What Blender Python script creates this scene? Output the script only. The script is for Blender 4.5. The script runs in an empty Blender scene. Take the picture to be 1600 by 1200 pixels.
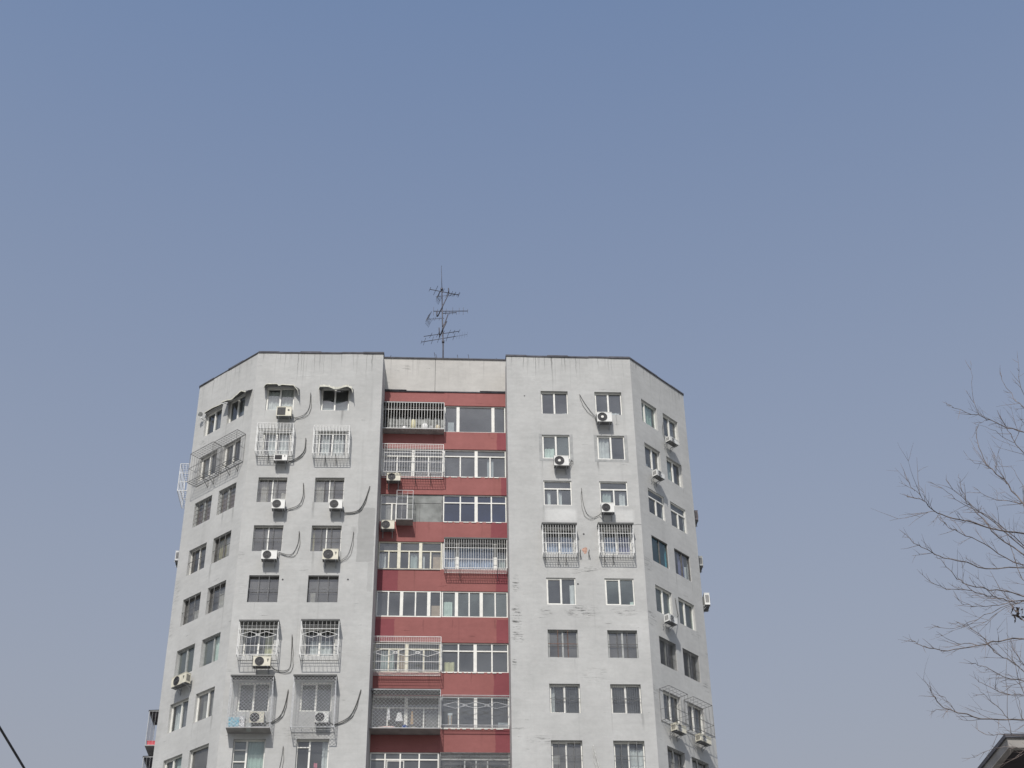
import bpy, math, random
from mathutils import Vector, Matrix
R = math.radians
sc = bpy.context.scene
COL = sc.collection
rnd = random.Random(7)

# ------------------------------------------------------------------ camera
CAM = Vector((0, 0, 1.6))
PITCH, ROLL = R(35.2487), R(-0.94397)
cd = bpy.data.cameras.new('camera'); cam = bpy.data.objects.new('camera', cd); COL.objects.link(cam)
cd.sensor_width = 36; cd.lens = 2399.875 / 1600 * 36; cd.clip_start = .1; cd.clip_end = 6000
rv = Vector((1, 0, 0)); fv = Vector((0, math.cos(PITCH), math.sin(PITCH))); uv_ = rv.cross(fv)
c_, s_ = math.cos(ROLL), math.sin(ROLL)
r2 = rv * c_ + uv_ * s_; u2 = -rv * s_ + uv_ * c_
m = Matrix.Identity(4)
for i in range(3):
    m[i][0] = r2[i]; m[i][1] = u2[i]; m[i][2] = -fv[i]; m[i][3] = CAM[i]
cam.matrix_world = m; sc.camera = cam

# ------------------------------------------------------------------ sky and sun
SUN_AZ, SUN_EL = 190.0, 47.0          # clockwise from +Y, degrees
w = bpy.data.worlds.new('World'); sc.world = w; w.use_nodes = True
nt = w.node_tree; nt.nodes.clear(); L = nt.links.new
sky = nt.nodes.new('ShaderNodeTexSky'); sky.sky_type = 'NISHITA'; sky.sun_disc = False
sky.sun_elevation = R(SUN_EL); sky.sun_rotation = R(SUN_AZ)
sky.altitude = 50; sky.air_density = 1.0; sky.dust_density = 1.0; sky.ozone_density = 1.0
tc = nt.nodes.new('ShaderNodeTexCoord'); sx = nt.nodes.new('ShaderNodeSeparateXYZ'); L(tc.outputs['Generated'], sx.inputs[0])
# dusty air: the sky whitens towards the horizon all round
mr = nt.nodes.new('ShaderNodeMapRange'); mr.inputs['From Min'].default_value = .34; mr.inputs['From Max'].default_value = .80
mr.inputs['To Min'].default_value = .76; mr.inputs['To Max'].default_value = .06; L(sx.outputs[2], mr.inputs['Value'])
mx = nt.nodes.new('ShaderNodeMix'); mx.data_type = 'RGBA'; mx.inputs[7].default_value = (1.92, 1.83, 1.78, 1)
L(mr.outputs[0], mx.inputs[0]); L(sky.outputs[0], mx.inputs[6])
bg = nt.nodes.new('ShaderNodeBackground'); bg.inputs[1].default_value = .15
wo = nt.nodes.new('ShaderNodeOutputWorld')
L(mx.outputs[2], bg.inputs[0]); L(bg.outputs[0], wo.inputs[0])
sd = bpy.data.lights.new('sun', 'SUN'); sd.energy = 2.75; sd.angle = R(.6); sd.color = (1, .96, .90)
so = bpy.data.objects.new('sun', sd); COL.objects.link(so)
a, e = R(SUN_AZ), R(SUN_EL)
tosun = Vector((math.sin(a) * math.cos(e), math.cos(a) * math.cos(e), math.sin(e)))
so.rotation_euler = tosun.to_track_quat('Z', 'Y').to_euler(); so.location = (0, 0, 90)
sc.view_settings.view_transform = 'Standard'; sc.view_settings.look = 'None'
sc.view_settings.exposure = .3; sc.view_settings.gamma = 1
sc.cycles.max_bounces = 6; sc.cycles.transparent_max_bounces = 12; sc.cycles.volume_bounces = 0

# ------------------------------------------------------------------ materials
MATS = {}
def mat(name, col, rough=.8, metal=0, var=.08, scale=3, bump=0, spec=.3, dirt=None):
    if name in MATS: return MATS[name]
    mm = bpy.data.materials.new(name); mm.use_nodes = True; t = mm.node_tree; b = t.nodes['Principled BSDF']
    b.inputs['Roughness'].default_value = rough; b.inputs['Metallic'].default_value = metal
    b.inputs['Specular IOR Level'].default_value = spec
    tc = t.nodes.new('ShaderNodeTexCoord'); n = t.nodes.new('ShaderNodeTexNoise')
    n.inputs['Scale'].default_value = scale; n.inputs['Detail'].default_value = 5
    t.links.new(tc.outputs['Object'], n.inputs['Vector'])
    r = t.nodes.new('ShaderNodeValToRGB')
    d = dirt or tuple(x * (1 - 2.2 * var) for x in col)
    r.color_ramp.elements[0].position = .3; r.color_ramp.elements[0].color = (*d, 1)
    r.color_ramp.elements[1].position = .68; r.color_ramp.elements[1].color = (*[min(1, x * (1 + var)) for x in col], 1)
    t.links.new(n.outputs[0], r.inputs[0]); t.links.new(r.outputs[0], b.inputs['Base Color'])
    if bump:
        bp = t.nodes.new('ShaderNodeBump'); bp.inputs['Strength'].default_value = bump; bp.inputs['Distance'].default_value = .02
        t.links.new(n.outputs[0], bp.inputs['Height']); t.links.new(bp.outputs[0], b.inputs['Normal'])
    MATS[name] = mm; return mm

def glass(name, tint, dust, trans=.82, gloss=.105):
    mm = bpy.data.materials.new(name); mm.use_nodes = True; t = mm.node_tree; t.nodes.clear(); N = t.nodes.new; K = t.links.new
    out = N('ShaderNodeOutputMaterial')
    tr = N('ShaderNodeBsdfTransparent'); tr.inputs[0].default_value = (*[trans * x for x in tint], 1)
    df = N('ShaderNodeBsdfDiffuse'); gl = N('ShaderNodeBsdfGlossy'); gl.inputs['Roughness'].default_value = .06
    tc = N('ShaderNodeTexCoord'); n = N('ShaderNodeTexNoise'); n.inputs['Scale'].default_value = .8; n.inputs['Detail'].default_value = 3
    K(tc.outputs['Object'], n.inputs['Vector'])
    mr = N('ShaderNodeMapRange'); mr.inputs['From Min'].default_value = .35; mr.inputs['From Max'].default_value = .65
    mr.inputs['To Min'].default_value = .55; mr.inputs['To Max'].default_value = 1.25
    K(n.outputs[0], mr.inputs['Value'])
    vm = N('ShaderNodeVectorMath'); vm.operation = 'SCALE'; vm.inputs[0].default_value = tuple(dust * x for x in tint)
    K(mr.outputs[0], vm.inputs['Scale']); K(vm.outputs[0], df.inputs[0])
    ad = N('ShaderNodeAddShader'); K(tr.outputs[0], ad.inputs[0]); K(df.outputs[0], ad.inputs[1])
    bp = N('ShaderNodeBump'); bp.inputs['Strength'].default_value = .04; bp.inputs['Distance'].default_value = .05
    K(n.outputs[0], bp.inputs['Height']); K(bp.outputs[0], gl.inputs['Normal'])
    mx = N('ShaderNodeMixShader'); fr = N('ShaderNodeMath'); fr.operation = 'POWER'; fr.inputs[1].default_value = 5; lw = N('ShaderNodeLayerWeight'); lw.inputs[0].default_value = .5; K(lw.outputs['Facing'], fr.inputs[0])
    mt = N('ShaderNodeMath'); mt.operation = 'ADD'; mt.inputs[1].default_value = gloss + .045; K(fr.outputs[0], mt.inputs[0])
    K(mt.outputs[0], mx.inputs[0]); K(ad.outputs[0], mx.inputs[1]); K(gl.outputs[0], mx.inputs[2]); K(mx.outputs[0], out.inputs[0])
    MATS[name] = mm; return mm

def wall_mat(name, col, boxes=(), spots=(), top=50.6, streak=1.0, tile=.5, crack=None, drips=(), cbox=()):
    """painted wall: uv = metres along the wall and height; boxes = repainted patches, and haze tone painted on the red bands, spots = flaked paint"""
    mm = bpy.data.materials.new(name); mm.use_nodes = True; t = mm.node_tree; N = t.nodes.new; K = t.links.new
    b = t.nodes['Principled BSDF']; b.inputs['Roughness'].default_value = .9; b.inputs['Specular IOR Level'].default_value = .15
    uv = N('ShaderNodeUVMap'); uv.uv_map = 'UVMap'; sp = N('ShaderNodeSeparateXYZ'); K(uv.outputs[0], sp.inputs[0])
    def M(op, x, y=None, z=None):
        q = N('ShaderNodeMath'); q.operation = op
        for i, v in enumerate((x, y, z)):
            if v is None: continue
            if isinstance(v, (int, float)): q.inputs[i].default_value = v
            else: K(v, q.inputs[i])
        return q.outputs[0]
    def noise(su, sv, scale, detail=4, rough=.55, off=0):
        cb = N('ShaderNodeCombineXYZ'); K(M('MULTIPLY', sp.outputs[0], su), cb.inputs[0]); K(M('MULTIPLY', sp.outputs[1], sv), cb.inputs[1])
        cb.inputs[2].default_value = off
        n = N('ShaderNodeTexNoise'); n.inputs['Scale'].default_value = scale; n.inputs['Detail'].default_value = detail
        n.inputs['Roughness'].default_value = rough; K(cb.outputs[0], n.inputs['Vector']); return n.outputs[0]
    def ramp(v, a, b_, lo=0, hi=1):
        q = N('ShaderNodeMapRange'); q.inputs['From Min'].default_value = a; q.inputs['From Max'].default_value = b_
        q.inputs['To Min'].default_value = lo; q.inputs['To Max'].default_value = hi; K(v, q.inputs['Value']); return q.outputs[0]
    f = ramp(noise(1, .6, .45, 3), .3, .7, .90, 1.05)
    f = M('MULTIPLY', f, ramp(noise(1, 2.2, 1.3, 4, .6, 70), .42, .60, .955, 1.01))
    f = M('MULTIPLY', f, ramp(noise(1, 1, 5, 6, .7), .3, .7, .95, 1.04))
    f = M('MULTIPLY', f, ramp(noise(.25, 5.0, 1.6, 4, .6, 3), .3, .75, 1.012, .98))
    # rain streaks, strongest under the coping
    st = ramp(noise(4.2, .12, 1.0, 3, .6, 5), .60, .70, 0, 1)
    st2 = M('MULTIPLY', st, ramp(sp.outputs[1], top - 2.3, top - .1, 0, .42 * streak))
    f = M('MULTIPLY', f, M('SUBTRACT', 1, st2))
    st3 = M('MULTIPLY', ramp(noise(7.0, .10, 1.0, 3, .6, 9), .62, .72, 0, .95 * streak), ramp(sp.outputs[1], top - 1.9, top - .4, 0, 1))
    f = M('MULTIPLY', f, M('SUBTRACT', 1, M('MULTIPLY', st3, .55)))
    st4 = ramp(noise(3.0, .08, 1.0, 4, .6, 14), .60, .74, 0, .10)
    f = M('MULTIPLY', f, M('SUBTRACT', 1, st4))
    # scattered hairline cracks and horizontal joints
    ck = M('MULTIPLY', ramp(noise(1.0, 9.0, 1.1, 6, .7, 21), .655, .68, 0, 1), ramp(noise(1, 1, .5, 2, .5, 30), .47, .57, 0, .5))
    f = M('MULTIPLY', f, M('SUBTRACT', 1, ck))
    for (cu, cz, ru, rz, dk) in spots:
        du = M('DIVIDE', M('SUBTRACT', sp.outputs[0], cu), ru); dz = M('DIVIDE', M('SUBTRACT', sp.outputs[1], cz), rz)
        rr = M('ADD', M('MULTIPLY', du, du), M('MULTIPLY', dz, dz))
        msk = ramp(rr, .3, 1.0, 1, 0)
        fl = ramp(noise(1.2, 8.0, 1.6, 6, .75, 40), .52, .60, 0, dk)
        f = M('MULTIPLY', f, M('SUBTRACT', 1, M('MULTIPLY', fl, msk)))
    wob = ramp(noise(1, 1, 2.5, 4, .6, 50), 0, 1, -.08, .08)
    uu = M('ADD', sp.outputs[0], wob); zz = M('ADD', sp.outputs[1], wob)
    for (u0, u1, z0, z1, k, soft) in boxes:
        mk = M('MULTIPLY', M('MULTIPLY', ramp(uu, u0, u0 + soft), ramp(uu, u1 - soft, u1, 1, 0)), M('MULTIPLY', ramp(zz, z0, z0 + soft), ramp(zz, z1 - soft, z1, 1, 0)))
        f = M('MULTIPLY', f, M('ADD', 1, M('MULTIPLY', mk, k - 1)))
    # run-off lines: thin, wandering, fading downwards
    wd = ramp(noise(.3, 1.4, 1.5, 3, .6, 60), 0, 1, -.07, .07); ud = M('ADD', sp.outputs[0], wd)
    for (du_, ztop, ln, wdt, dk) in drips:
        q = M('MULTIPLY', ramp(M('ABSOLUTE', M('SUBTRACT', ud, du_)), wdt * .4, wdt, 1, 0), M('MULTIPLY', ramp(sp.outputs[1], ztop - ln, ztop - ln * .35, 0, 1), ramp(sp.outputs[1], ztop, ztop + .05, 1, 0)))
        f = M('MULTIPLY', f, M('SUBTRACT', 1, M('MULTIPLY', q, dk)))
    vm = N('ShaderNodeVectorMath'); vm.operation = 'SCALE'; vm.inputs[0].default_value = col; K(f, vm.inputs['Scale'])
    co = vm.outputs[0]
    for (u0, u1, z0, z1, cc) in cbox:
        mk = M('MULTIPLY', M('MULTIPLY', ramp(uu, u0, u0 + .03), ramp(uu, u1 - .03, u1, 1, 0)), M('MULTIPLY', ramp(sp.outputs[1], z0, z0 + .01), ramp(sp.outputs[1], z1 - .01, z1, 1, 0)))
        mxx = N('ShaderNodeMix'); mxx.data_type = 'RGBA'; K(mk, mxx.inputs[0]); K(co, mxx.inputs[6])
        v2 = N('ShaderNodeVectorMath'); v2.operation = 'SCALE'; v2.inputs[0].default_value = cc; K(f, v2.inputs['Scale']); K(v2.outputs[0], mxx.inputs[7]); co = mxx.outputs[2]
    K(co, b.inputs['Base Color'])
    br = N('ShaderNodeTexBrick'); br.inputs['Scale'].default_value = 1; br.inputs['Brick Width'].default_value = .25; br.inputs['Row Height'].default_value = .075
    br.inputs['Mortar Size'].default_value = .008; br.inputs['Mortar Smooth'].default_value = .4
    K(uv.outputs[0], br.inputs['Vector'])
    h = M('ADD', M('MULTIPLY', br.outputs['Fac'], -tile), M('MULTIPLY', noise(1, 1, 14, 4, .6), .7))
    bp = N('ShaderNodeBump'); bp.inputs['Strength'].default_value = .35; bp.inputs['Distance'].default_value = .012; K(h, bp.inputs['Height'])
    K(bp.outputs[0], b.inputs['Normal'])
    MATS[name] = mm; return mm

WF = mat('white_upvc', (.78, .77, .72), .45, var=.05, scale=4)
CF = mat('cream_upvc', (.70, .67, .55), .5, var=.08, scale=4)
GFR = mat('grey_frame', (.36, .37, .36), .6, var=.1, scale=4)
SF = mat('old_steel', (.13, .125, .12), .7, var=.15, scale=6)
CW = mat('white_painted_bar', (.74, .74, .72), .5, var=.06, scale=6)
CG = mat('galvanised_bar', (.40, .41, .42), .5, .3, var=.12, scale=6)
CGD = mat('weathered_bar', (.17, .17, .17), .6, .2, var=.2, scale=6)
RUST = mat('rusty_bar', (.24, .13, .09), .8, var=.2, scale=8)
ROOFS = mat('cage_roof_sheet', (.11, .112, .11), .6, var=.12, scale=2)
DARK = mat('dark_plastic', (.045, .045, .05), .5, var=.2, scale=8)
FANM = mat('fan_grille', (.085, .085, .09), .5, var=.2, scale=12)
ACW = mat('ac_casing_white', (.72, .72, .69), .45, var=.05, scale=3)
ACC = mat('ac_casing_cream', (.66, .63, .52), .5, var=.08, scale=3)
PIPE = mat('pipe_wrap', (.13, .13, .125), .8, var=.2, scale=9)
PIPEW = mat('white_pipe_wrap', (.6, .6, .57), .7, var=.15, scale=9)
COP = mat('coping_felt', (.10, .10, .115), .8, var=.2, scale=2)
SLAB = mat('concrete', (.30, .29, .28), .9, var=.12, scale=2, bump=.3)
ROOM = mat('room_plaster', (.30, .29, .27), .9, var=.1, scale=1)
GREYB = mat('grey_board', (.25, .26, .25), .8, var=.16, scale=2)
PATCH = mat('window_surround_render', (.37, .375, .37), .9, var=.1, scale=4)
WHT = mat('white_cloth', (.75, .75, .74), .9, var=.05)
CUR = {'w': mat('white_curtain', (.66, .66, .62), .9, var=.1, scale=3), 'g': mat('pale_green_curtain', (.42, .47, .43), .9, var=.1),
       'b': mat('blue_curtain', (.38, .45, .58), .9, var=.14), 'y': mat('yellow_curtain', (.62, .58, .33), .9, var=.12),
       'k': mat('dark_curtain', (.12, .12, .13), .9, var=.1), 'p': mat('brown_lattice', (.27, .20, .18), .9, var=.15, scale=8),
       'v': mat('violet_curtain', (.2, .2, .33), .9, var=.12), 't': mat('tan_board', (.48, .36, .25), .9, var=.1),
       'f': mat('window_film', (.40, .42, .41), .7, var=.08), 'r': mat('pink_ribbon', (.7, .2, .25), .8)}
GL = {'n': glass('window_glass', (.93, .98, 1), .07), 'g': glass('green_glass', (.86, .98, .95), .07 * 1.5), 'b': glass('blue_glass', (.35, .5, 1), .07 * .55),
      'd': glass('dark_glass', (.9, .95, 1), .07 * .45), 't': glass('teal_glass', (.4, .85, 1), .07 * .8), 's': glass('dusty_glass', (.93, .93, .9), .07 * 1.5, .6)}

# ------------------------------------------------------------------ helpers
class Face:
    """a wall plane: u metres along it, n metres outwards, z height"""
    def __init__(s, p, d):
        s.p = Vector((p[0], p[1], 0)); s.d = Vector((d[0], d[1], 0)).normalized(); s.n = Vector((s.d.y, -s.d.x, 0))
    def at(s, u, n, z): return s.p + s.d * u + s.n * n + Vector((0, 0, z))
WORLD = Face((0, 0), (1, 0)); WORLD.n = Vector((0, 1, 0))
FC = {
  'LW': Face((-17.2749, 69.3892), (0.76881, -0.63948)),
  'LF': Face((-13.5970, 66.3300), (0.99919, 0.04024)),
  'RC': Face((-6.8943, 68.1529), (0.99814, 0.06103)),
  'RF': Face((-0.2808, 67.0044), (0.99819, 0.06015)),
  'RW': Face((6.4102, 67.4075), (0.67013, 0.74225)),
  'LS': Face((-18.0309, 83.3687), (0.05400, -0.99854)),
  'RS': Face((9.6056, 70.9469), (-0.05400, 0.99854)),
  'CF': Face((-6.8995, 66.5997), (0.99814, 0.06103)),
  'AN': Face((-7.2047, 71.5903), (0.99814, 0.06103)),
}
RCL = 6.5310
PLAN = [(-17.2749, 69.3892), (-13.597, 66.33), (-6.8995, 66.5997), (-0.2808, 67.0044), (6.4102, 67.4075), (9.6056, 70.9469)]

class MB:
    def __init__(s): s.v = []; s.f = []; s.uv = []; s.m = []; s.sm = []
    def face(s, pts, m=0, uv=None, smooth=False):
        i = len(s.v); s.v += [Vector(p) for p in pts]; s.f.append(tuple(range(i, i + len(pts)))); s.uv.append(uv or [(0, 0)] * len(pts)); s.m.append(m); s.sm.append(smooth)
    def quad(s, F, u0, u1, z0, z1, n, m=0):
        s.face([F.at(u0, n, z0), F.at(u1, n, z0), F.at(u1, n, z1), F.at(u0, n, z1)], m, [(u0, z0), (u1, z0), (u1, z1), (u0, z1)])
    def box(s, F, u0, u1, n0, n1, z0, z1, m=0):
        P = lambda i, j, k: F.at((u0, u1)[i], (n0, n1)[j], (z0, z1)[k])
        s.quad(F, u0, u1, z0, z1, n1, m)
        s.face([P(1, 0, 0), P(0, 0, 0), P(0, 0, 1), P(1, 0, 1)], m, [(u1, z0), (u0, z0), (u0, z1), (u1, z1)])
        s.face([P(0, 0, 0), P(0, 1, 0), P(0, 1, 1), P(0, 0, 1)], m, [(u0 + n0, z0), (u0 + n1, z0), (u0 + n1, z1), (u0 + n0, z1)])
        s.face([P(1, 1, 0), P(1, 0, 0), P(1, 0, 1), P(1, 1, 1)], m, [(u1 + n1, z0), (u1 + n0, z0), (u1 + n0, z1), (u1 + n1, z1)])
        s.face([P(0, 1, 1), P(1, 1, 1), P(1, 0, 1), P(0, 0, 1)], m, [(u0, z1), (u1, z1), (u1, z1), (u0, z1)])
        s.face([P(0, 0, 0), P(1, 0, 0), P(1, 1, 0), P(0, 1, 0)], m, [(u0, z0), (u1, z0), (u1, z0), (u0, z0)])
    def tube(s, pts, r, k=5, m=0, r1=None, smooth=True):
        pts = [Vector(p) for p in pts]; n = len(pts); base = len(s.v)
        for i, p in enumerate(pts):
            t = (pts[min(i + 1, n - 1)] - pts[max(i - 1, 0)])
            if t.length < 1e-9: t = Vector((0, 0, 1))
            t.normalize(); a = t.cross(Vector((0, 0, 1)) if abs(t.z) < .9 else Vector((1, 0, 0))).normalized(); b = t.cross(a)
            rr = r if r1 is None else r + (r1 - r) * i / max(1, n - 1)
            for j in range(k):
                an = 2 * math.pi * (j + .5) / k; s.v.append(p + (a * math.cos(an) + b * math.sin(an)) * rr)
        for i in range(n - 1):
            for j in range(k):
                q = (j + 1) % k
                s.f.append((base + i * k + j, base + i * k + q, base + (i + 1) * k + q, base + (i + 1) * k + j)); s.uv.append([(0, 0)] * 4); s.m.append(m); s.sm.append(smooth and k > 4)
        for c in (0, n - 1):
            idx = [base + c * k + j for j in range(k)]
            s.f.append(tuple(idx if c else idx[::-1])); s.uv.append([(0, 0)] * k); s.m.append(m); s.sm.append(False)
    def bar(s, F, a, b, r=.012, m=0, k=4): s.tube([F.at(*a), F.at(*b)], r, k, m)
    def disc(s, F, u, n, z, r0, r1, m=0, k=20, dn=0):
        P = lambda rr, i, nn: F.at(u + rr * math.cos(2 * math.pi * i / k), nn, z + rr * math.sin(2 * math.pi * i / k))
        for i in range(k):
            if r0 <= 0: s.face([P(r1, i, n), P(r1, i + 1, n), F.at(u, n, z)], m)
            else: s.face([P(r0, i, n), P(r1, i, n), P(r1, i + 1, n), P(r0, i + 1, n)], m)
            if dn: s.face([P(r1, i, n - dn), P(r1, i + 1, n - dn), P(r1, i + 1, n), P(r1, i, n)], m)
    def build(s, name, mats, parent=None):
        me = bpy.data.meshes.new(name); o = bpy.data.objects.new(name, me); COL.objects.link(o)
        org = Vector(parent['_o']) if parent is not None else Vector((0, 0, 0))
        me.from_pydata([tuple(v - org) for v in s.v], [], s.f)
        ul = me.uv_layers.new(name='UVMap'); flat = [c for fu in s.uv for p in fu for c in p]; ul.data.foreach_set('uv', flat)
        me.polygons.foreach_set('material_index', s.m); me.polygons.foreach_set('use_smooth', s.sm)
        for q in (mats if isinstance(mats, (list, tuple)) else [mats]): me.materials.append(q)
        me.update()
        if parent is not None: o.parent = parent; o['_o'] = tuple(org)
        return o
TMP = []
def thing(name, label, cat, loc, group=None):
    o = bpy.data.objects.new(name, None); COL.objects.link(o); o.location = loc; o.empty_display_size = .2
    o['_o'] = tuple(loc); o['label'] = label; o['category'] = cat
    if group: o['group'] = group
    return o
def tag(o, label=None, cat=None, group=None, kind=None):
    for k, v in (('label', label), ('category', cat), ('group', group), ('kind', kind)):
        if v: o[k] = v
    return o

HEAD, FL = 48.551, 2.8
ROOF = 50.79
NR = 9
def head(r): return HEAD - FL * r

# ------------------------------------------------------------------ ground
g = MB(); S = 3000
g.face([(-S, -S, 0), (S, -S, 0), (S, S, 0), (-S, S, 0)])
tag(g.build('ground', mat('ground_paving', (.22, .215, .2), .9, var=.12, scale=.2)), kind='structure')
g = MB(); g.face([(-400, 30, .02), (400, 54, .02), (400, 62, .02), (-400, 38, .02)])
tag(g.build('road', mat('asphalt', (.06, .06, .062), .9, var=.12, scale=1)), kind='structure')

# ------------------------------------------------------------------ the tower
B = thing('apartment_building', 'tall grey angular apartment tower with red balcony bands up its middle', 'apartment block', (-3.6, 72, 0))
WCOL = (.492, .493, .480)
def dripset(seed, length, extra):
    q = random.Random(seed); out = [(u, 50.75, l, .022, d) for (u, l, d) in extra]
    for _ in range(int(length * 1.6)): out.append((q.uniform(.1, length - .1), 50.75, q.uniform(.5, 2.4), q.choice((.015, .02, .05)), q.uniform(.12, .38)))
    wins = {1: ((.65, 2.1), (3.52, 5.0)), 2: ((1.8, 3.25), (4.68, 6.12)), 3: ((.84, 2.2), (2.72, 4.08)), 4: ((.77, 2.1), (2.64, 3.97))}[seed]
    for _ in range(int(length * 2.6)):
        r = q.randint(0, 7); w_ = q.choice(wins); out.append((w_[0] + q.choice((0, 0, 1, 1, q.random())) * (w_[1] - w_[0]), HEAD - FL * r - 1.47, q.uniform(.5, 1.3), q.choice((.02, .03, .08)), q.uniform(.1, .32)))
    return out
def bx(a, b, k, soft=.05): return (min(a[0], b[0]), max(a[0], b[0]), min(a[1], b[1]), max(a[1], b[1]), k, soft)
wm = {
 'LF': wall_mat('grey_wall_left_front', WCOL, drips=dripset(1, 6.7, [((2.159, 49.814)[0], 1.9, .5), ((2.465, 49.817)[0], 1.6, .3), ((3.044, 49.822)[0], 1.5, .3), ((4.476, 49.835)[0], .9, .35), ((5.124, 49.84)[0], 1.1, .3)]), boxes=[bx((5.79, 38.098), (6.646, 41.197), .80, .03), bx((6.36, 36.448), (6.637, 38.1), .88, .04),
        bx((5.465, 39.681), (5.761, 40.157), .84, .12), bx((5.724, 42.435), (6.705, 43.977), 1.03)],
        spots=[(*(2.866, 49.4), 1.6, .3, -.12), (*(0.036, 38.47), .35, .25, .35), (*(3.388, 29.244), .9, .4, .3), (*(0.109, 32.281), .3, .1, .4), (*(0.51, 36.606), .4, .5, .15), (*(3.244, 38.267), .3, .12, .4)]),
 'RF': wall_mat('grey_wall_right_front', WCOL, drips=dripset(2, 6.7, [((0.917, 50.033)[0], .9, .5), ((1.574, 50.048)[0], 1.4, .5), ((2.058, 50.06)[0], .9, .4), ((3.166, 50.085)[0], 1.0, .5), ((3.755, 50.099)[0], 1.3, .5), ((4.971, 50.127)[0], .7, .4), ((5.527, 50.14)[0], .9, .4)]), boxes=[bx((1.746, 40.482), (3.525, 41.369), 1.24, .18), bx((4.625, 40.528), (6.425, 41.342), 1.24, .18), bx((4.475, 34.024), (6.811, 35.756), 1.06, .2), bx((2.997, 35.743), (6.716, 35.737), .74, .004), bx((6.307, 40.443), (6.725, 40.394), .5, .004), bx((0.02, 29.543), (0.581, 29.516), .6, .004)],
        spots=[(*(0.308, 36.997), .2, .55, .8), (*(0.312, 35.162), .3, .9, .95), (*(0.358, 34.146), .35, .4, .9), (*(0.185, 32.781), .14, .3, .8), (*(3.519, 35.543), .95, .42, .75), (*(5.642, 35.569), .8, .3, .5), (*(1.807, 35.522), .4, .3, .5),
               (*(3.928, 37.825), .9, .2, .55), (*(0.256, 29.545), .6, .08, .6), (*(1.337, 28.963), .8, .25, .4), (*(3.992, 32.196), .8, .5, .25), (*(6.093, 44.14), .4, .25, .35), (*(1.318, 49.407), 1.4, .3, -.12)]),
 'LW': wall_mat('grey_wall_left_wing', WCOL, drips=dripset(3, 4.7, []), spots=[(*(-0.068, 37.937), .7, 1.2, .3), (*(0.818, 46.74), .6, .3, .4), (*(-0.088, 35.81), .5, .8, .3)]),
 'RW': wall_mat('grey_wall_right_wing', WCOL, drips=dripset(4, 4.7, []), spots=[(*(0.282, 35.374), .5, .5, .6), (*(3.931, 35.692), .5, .25, .6), (*(0.288, 38.335), .5, .5, .4), (*(0.058, 31.428), .5, .5, .4), (*(4.451, 32.993), .5, .3, .5)]),
 'X': wall_mat('grey_wall_plain', WCOL),
}
CREAM = wall_mat('cream_parapet_paint', (.60, .583, .55), top=51.5, streak=.8, tile=.1, spots=[(*(1.127, 50.801), .3, .25, .35)])
REDB = []
# more crimson ends of the red bands: (left width, right width) per band
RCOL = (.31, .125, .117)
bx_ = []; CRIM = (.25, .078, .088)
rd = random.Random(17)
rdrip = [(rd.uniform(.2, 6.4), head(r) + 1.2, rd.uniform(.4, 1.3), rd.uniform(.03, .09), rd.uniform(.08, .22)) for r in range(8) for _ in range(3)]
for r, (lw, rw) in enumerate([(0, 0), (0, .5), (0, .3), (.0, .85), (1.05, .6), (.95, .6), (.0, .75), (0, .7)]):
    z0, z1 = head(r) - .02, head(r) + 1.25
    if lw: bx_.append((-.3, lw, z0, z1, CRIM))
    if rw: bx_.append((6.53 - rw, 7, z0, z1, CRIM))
RED = wall_mat('red_band_paint', RCOL, cbox=bx_, drips=rdrip, boxes=[(-1, 9, head(r) - .1, head(r) + 1.4, k, .01) for r, k in enumerate((1.10, 1.08, 1.05, 1.03, .98, .99, .95, .95))], top=60, streak=.3, tile=.05)  # boxes lighten the upper bands: aerial haze painted into the red

COLS = {'LW': [(.842, 2.206), (2.72, 4.077)], 'LF': [(.65, 2.109), (3.521, 4.998)], 'RF': [(1.799, 3.246), (4.676, 6.118)], 'RW': [(.767, 2.107), (2.64, 3.971)]}
LEN = {'LW': 4.784, 'LF': 6.703, 'RF': 6.703, 'RW': 4.768}
HW = 1.462
def wall_with_holes(F, length, holes, z0, z1, reveal, mm, rm, name='wall'):
    b = MB(); us = sorted({0, length, *[h[0] for h in holes], *[h[1] for h in holes]}); zs = sorted({z0, z1, *[h[2] for h in holes], *[h[3] for h in holes]})
    for i in range(len(us) - 1):
        for j in range(len(zs) - 1):
            um, zm = (us[i] + us[i + 1]) / 2, (zs[j] + zs[j + 1]) / 2
            if any(h[0] < um < h[1] and h[2] < zm < h[3] for h in holes): continue
            b.quad(F, us[i], us[i + 1], zs[j], zs[j + 1], 0)
    for (u0, u1, a0, a1) in holes:
        P = F.at; d = -reveal
        b.face([P(u0, d, a0), P(u0, d, a1), P(u0, 0, a1), P(u0, 0, a0)], 0, [(u0, a0), (u0, a1), (u0, a1), (u0, a0)])
        b.face([P(u1, 0, a0), P(u1, 0, a1), P(u1, d, a1), P(u1, d, a0)], 0, [(u1, a0), (u1, a1), (u1, a1), (u1, a0)])
        b.face([P(u0, d, a1), P(u1, d, a1), P(u1, 0, a1), P(u0, 0, a1)], 0, [(u0, a1), (u1, a1), (u1, a1), (u0, a1)])
        b.face([P(u0, 0, a0), P(u1, 0, a0), P(u1, d, a0), P(u0, d, a0)], 0, [(u0, a0), (u1, a0), (u1, a0), (u0, a0)])
    return b.build(name, mm, B)
for k in ('LW', 'LF', 'RF', 'RW'):
    holes = [(c[0], c[1], head(r) - HW, head(r)) for c in COLS[k] for r in range(NR)]
    wall_with_holes(FC[k], LEN[k], holes, 0, ROOF, .26, wm[k], None)
b = MB(); b.quad(FC['LS'], 0, 14, 0, ROOF, 0); b.build('wall', wm['X'], B)
b = MB(); b.quad(FC['RS'], 0, 14, 0, ROOF, 0); b.build('wall', wm['X'], B)
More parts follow.
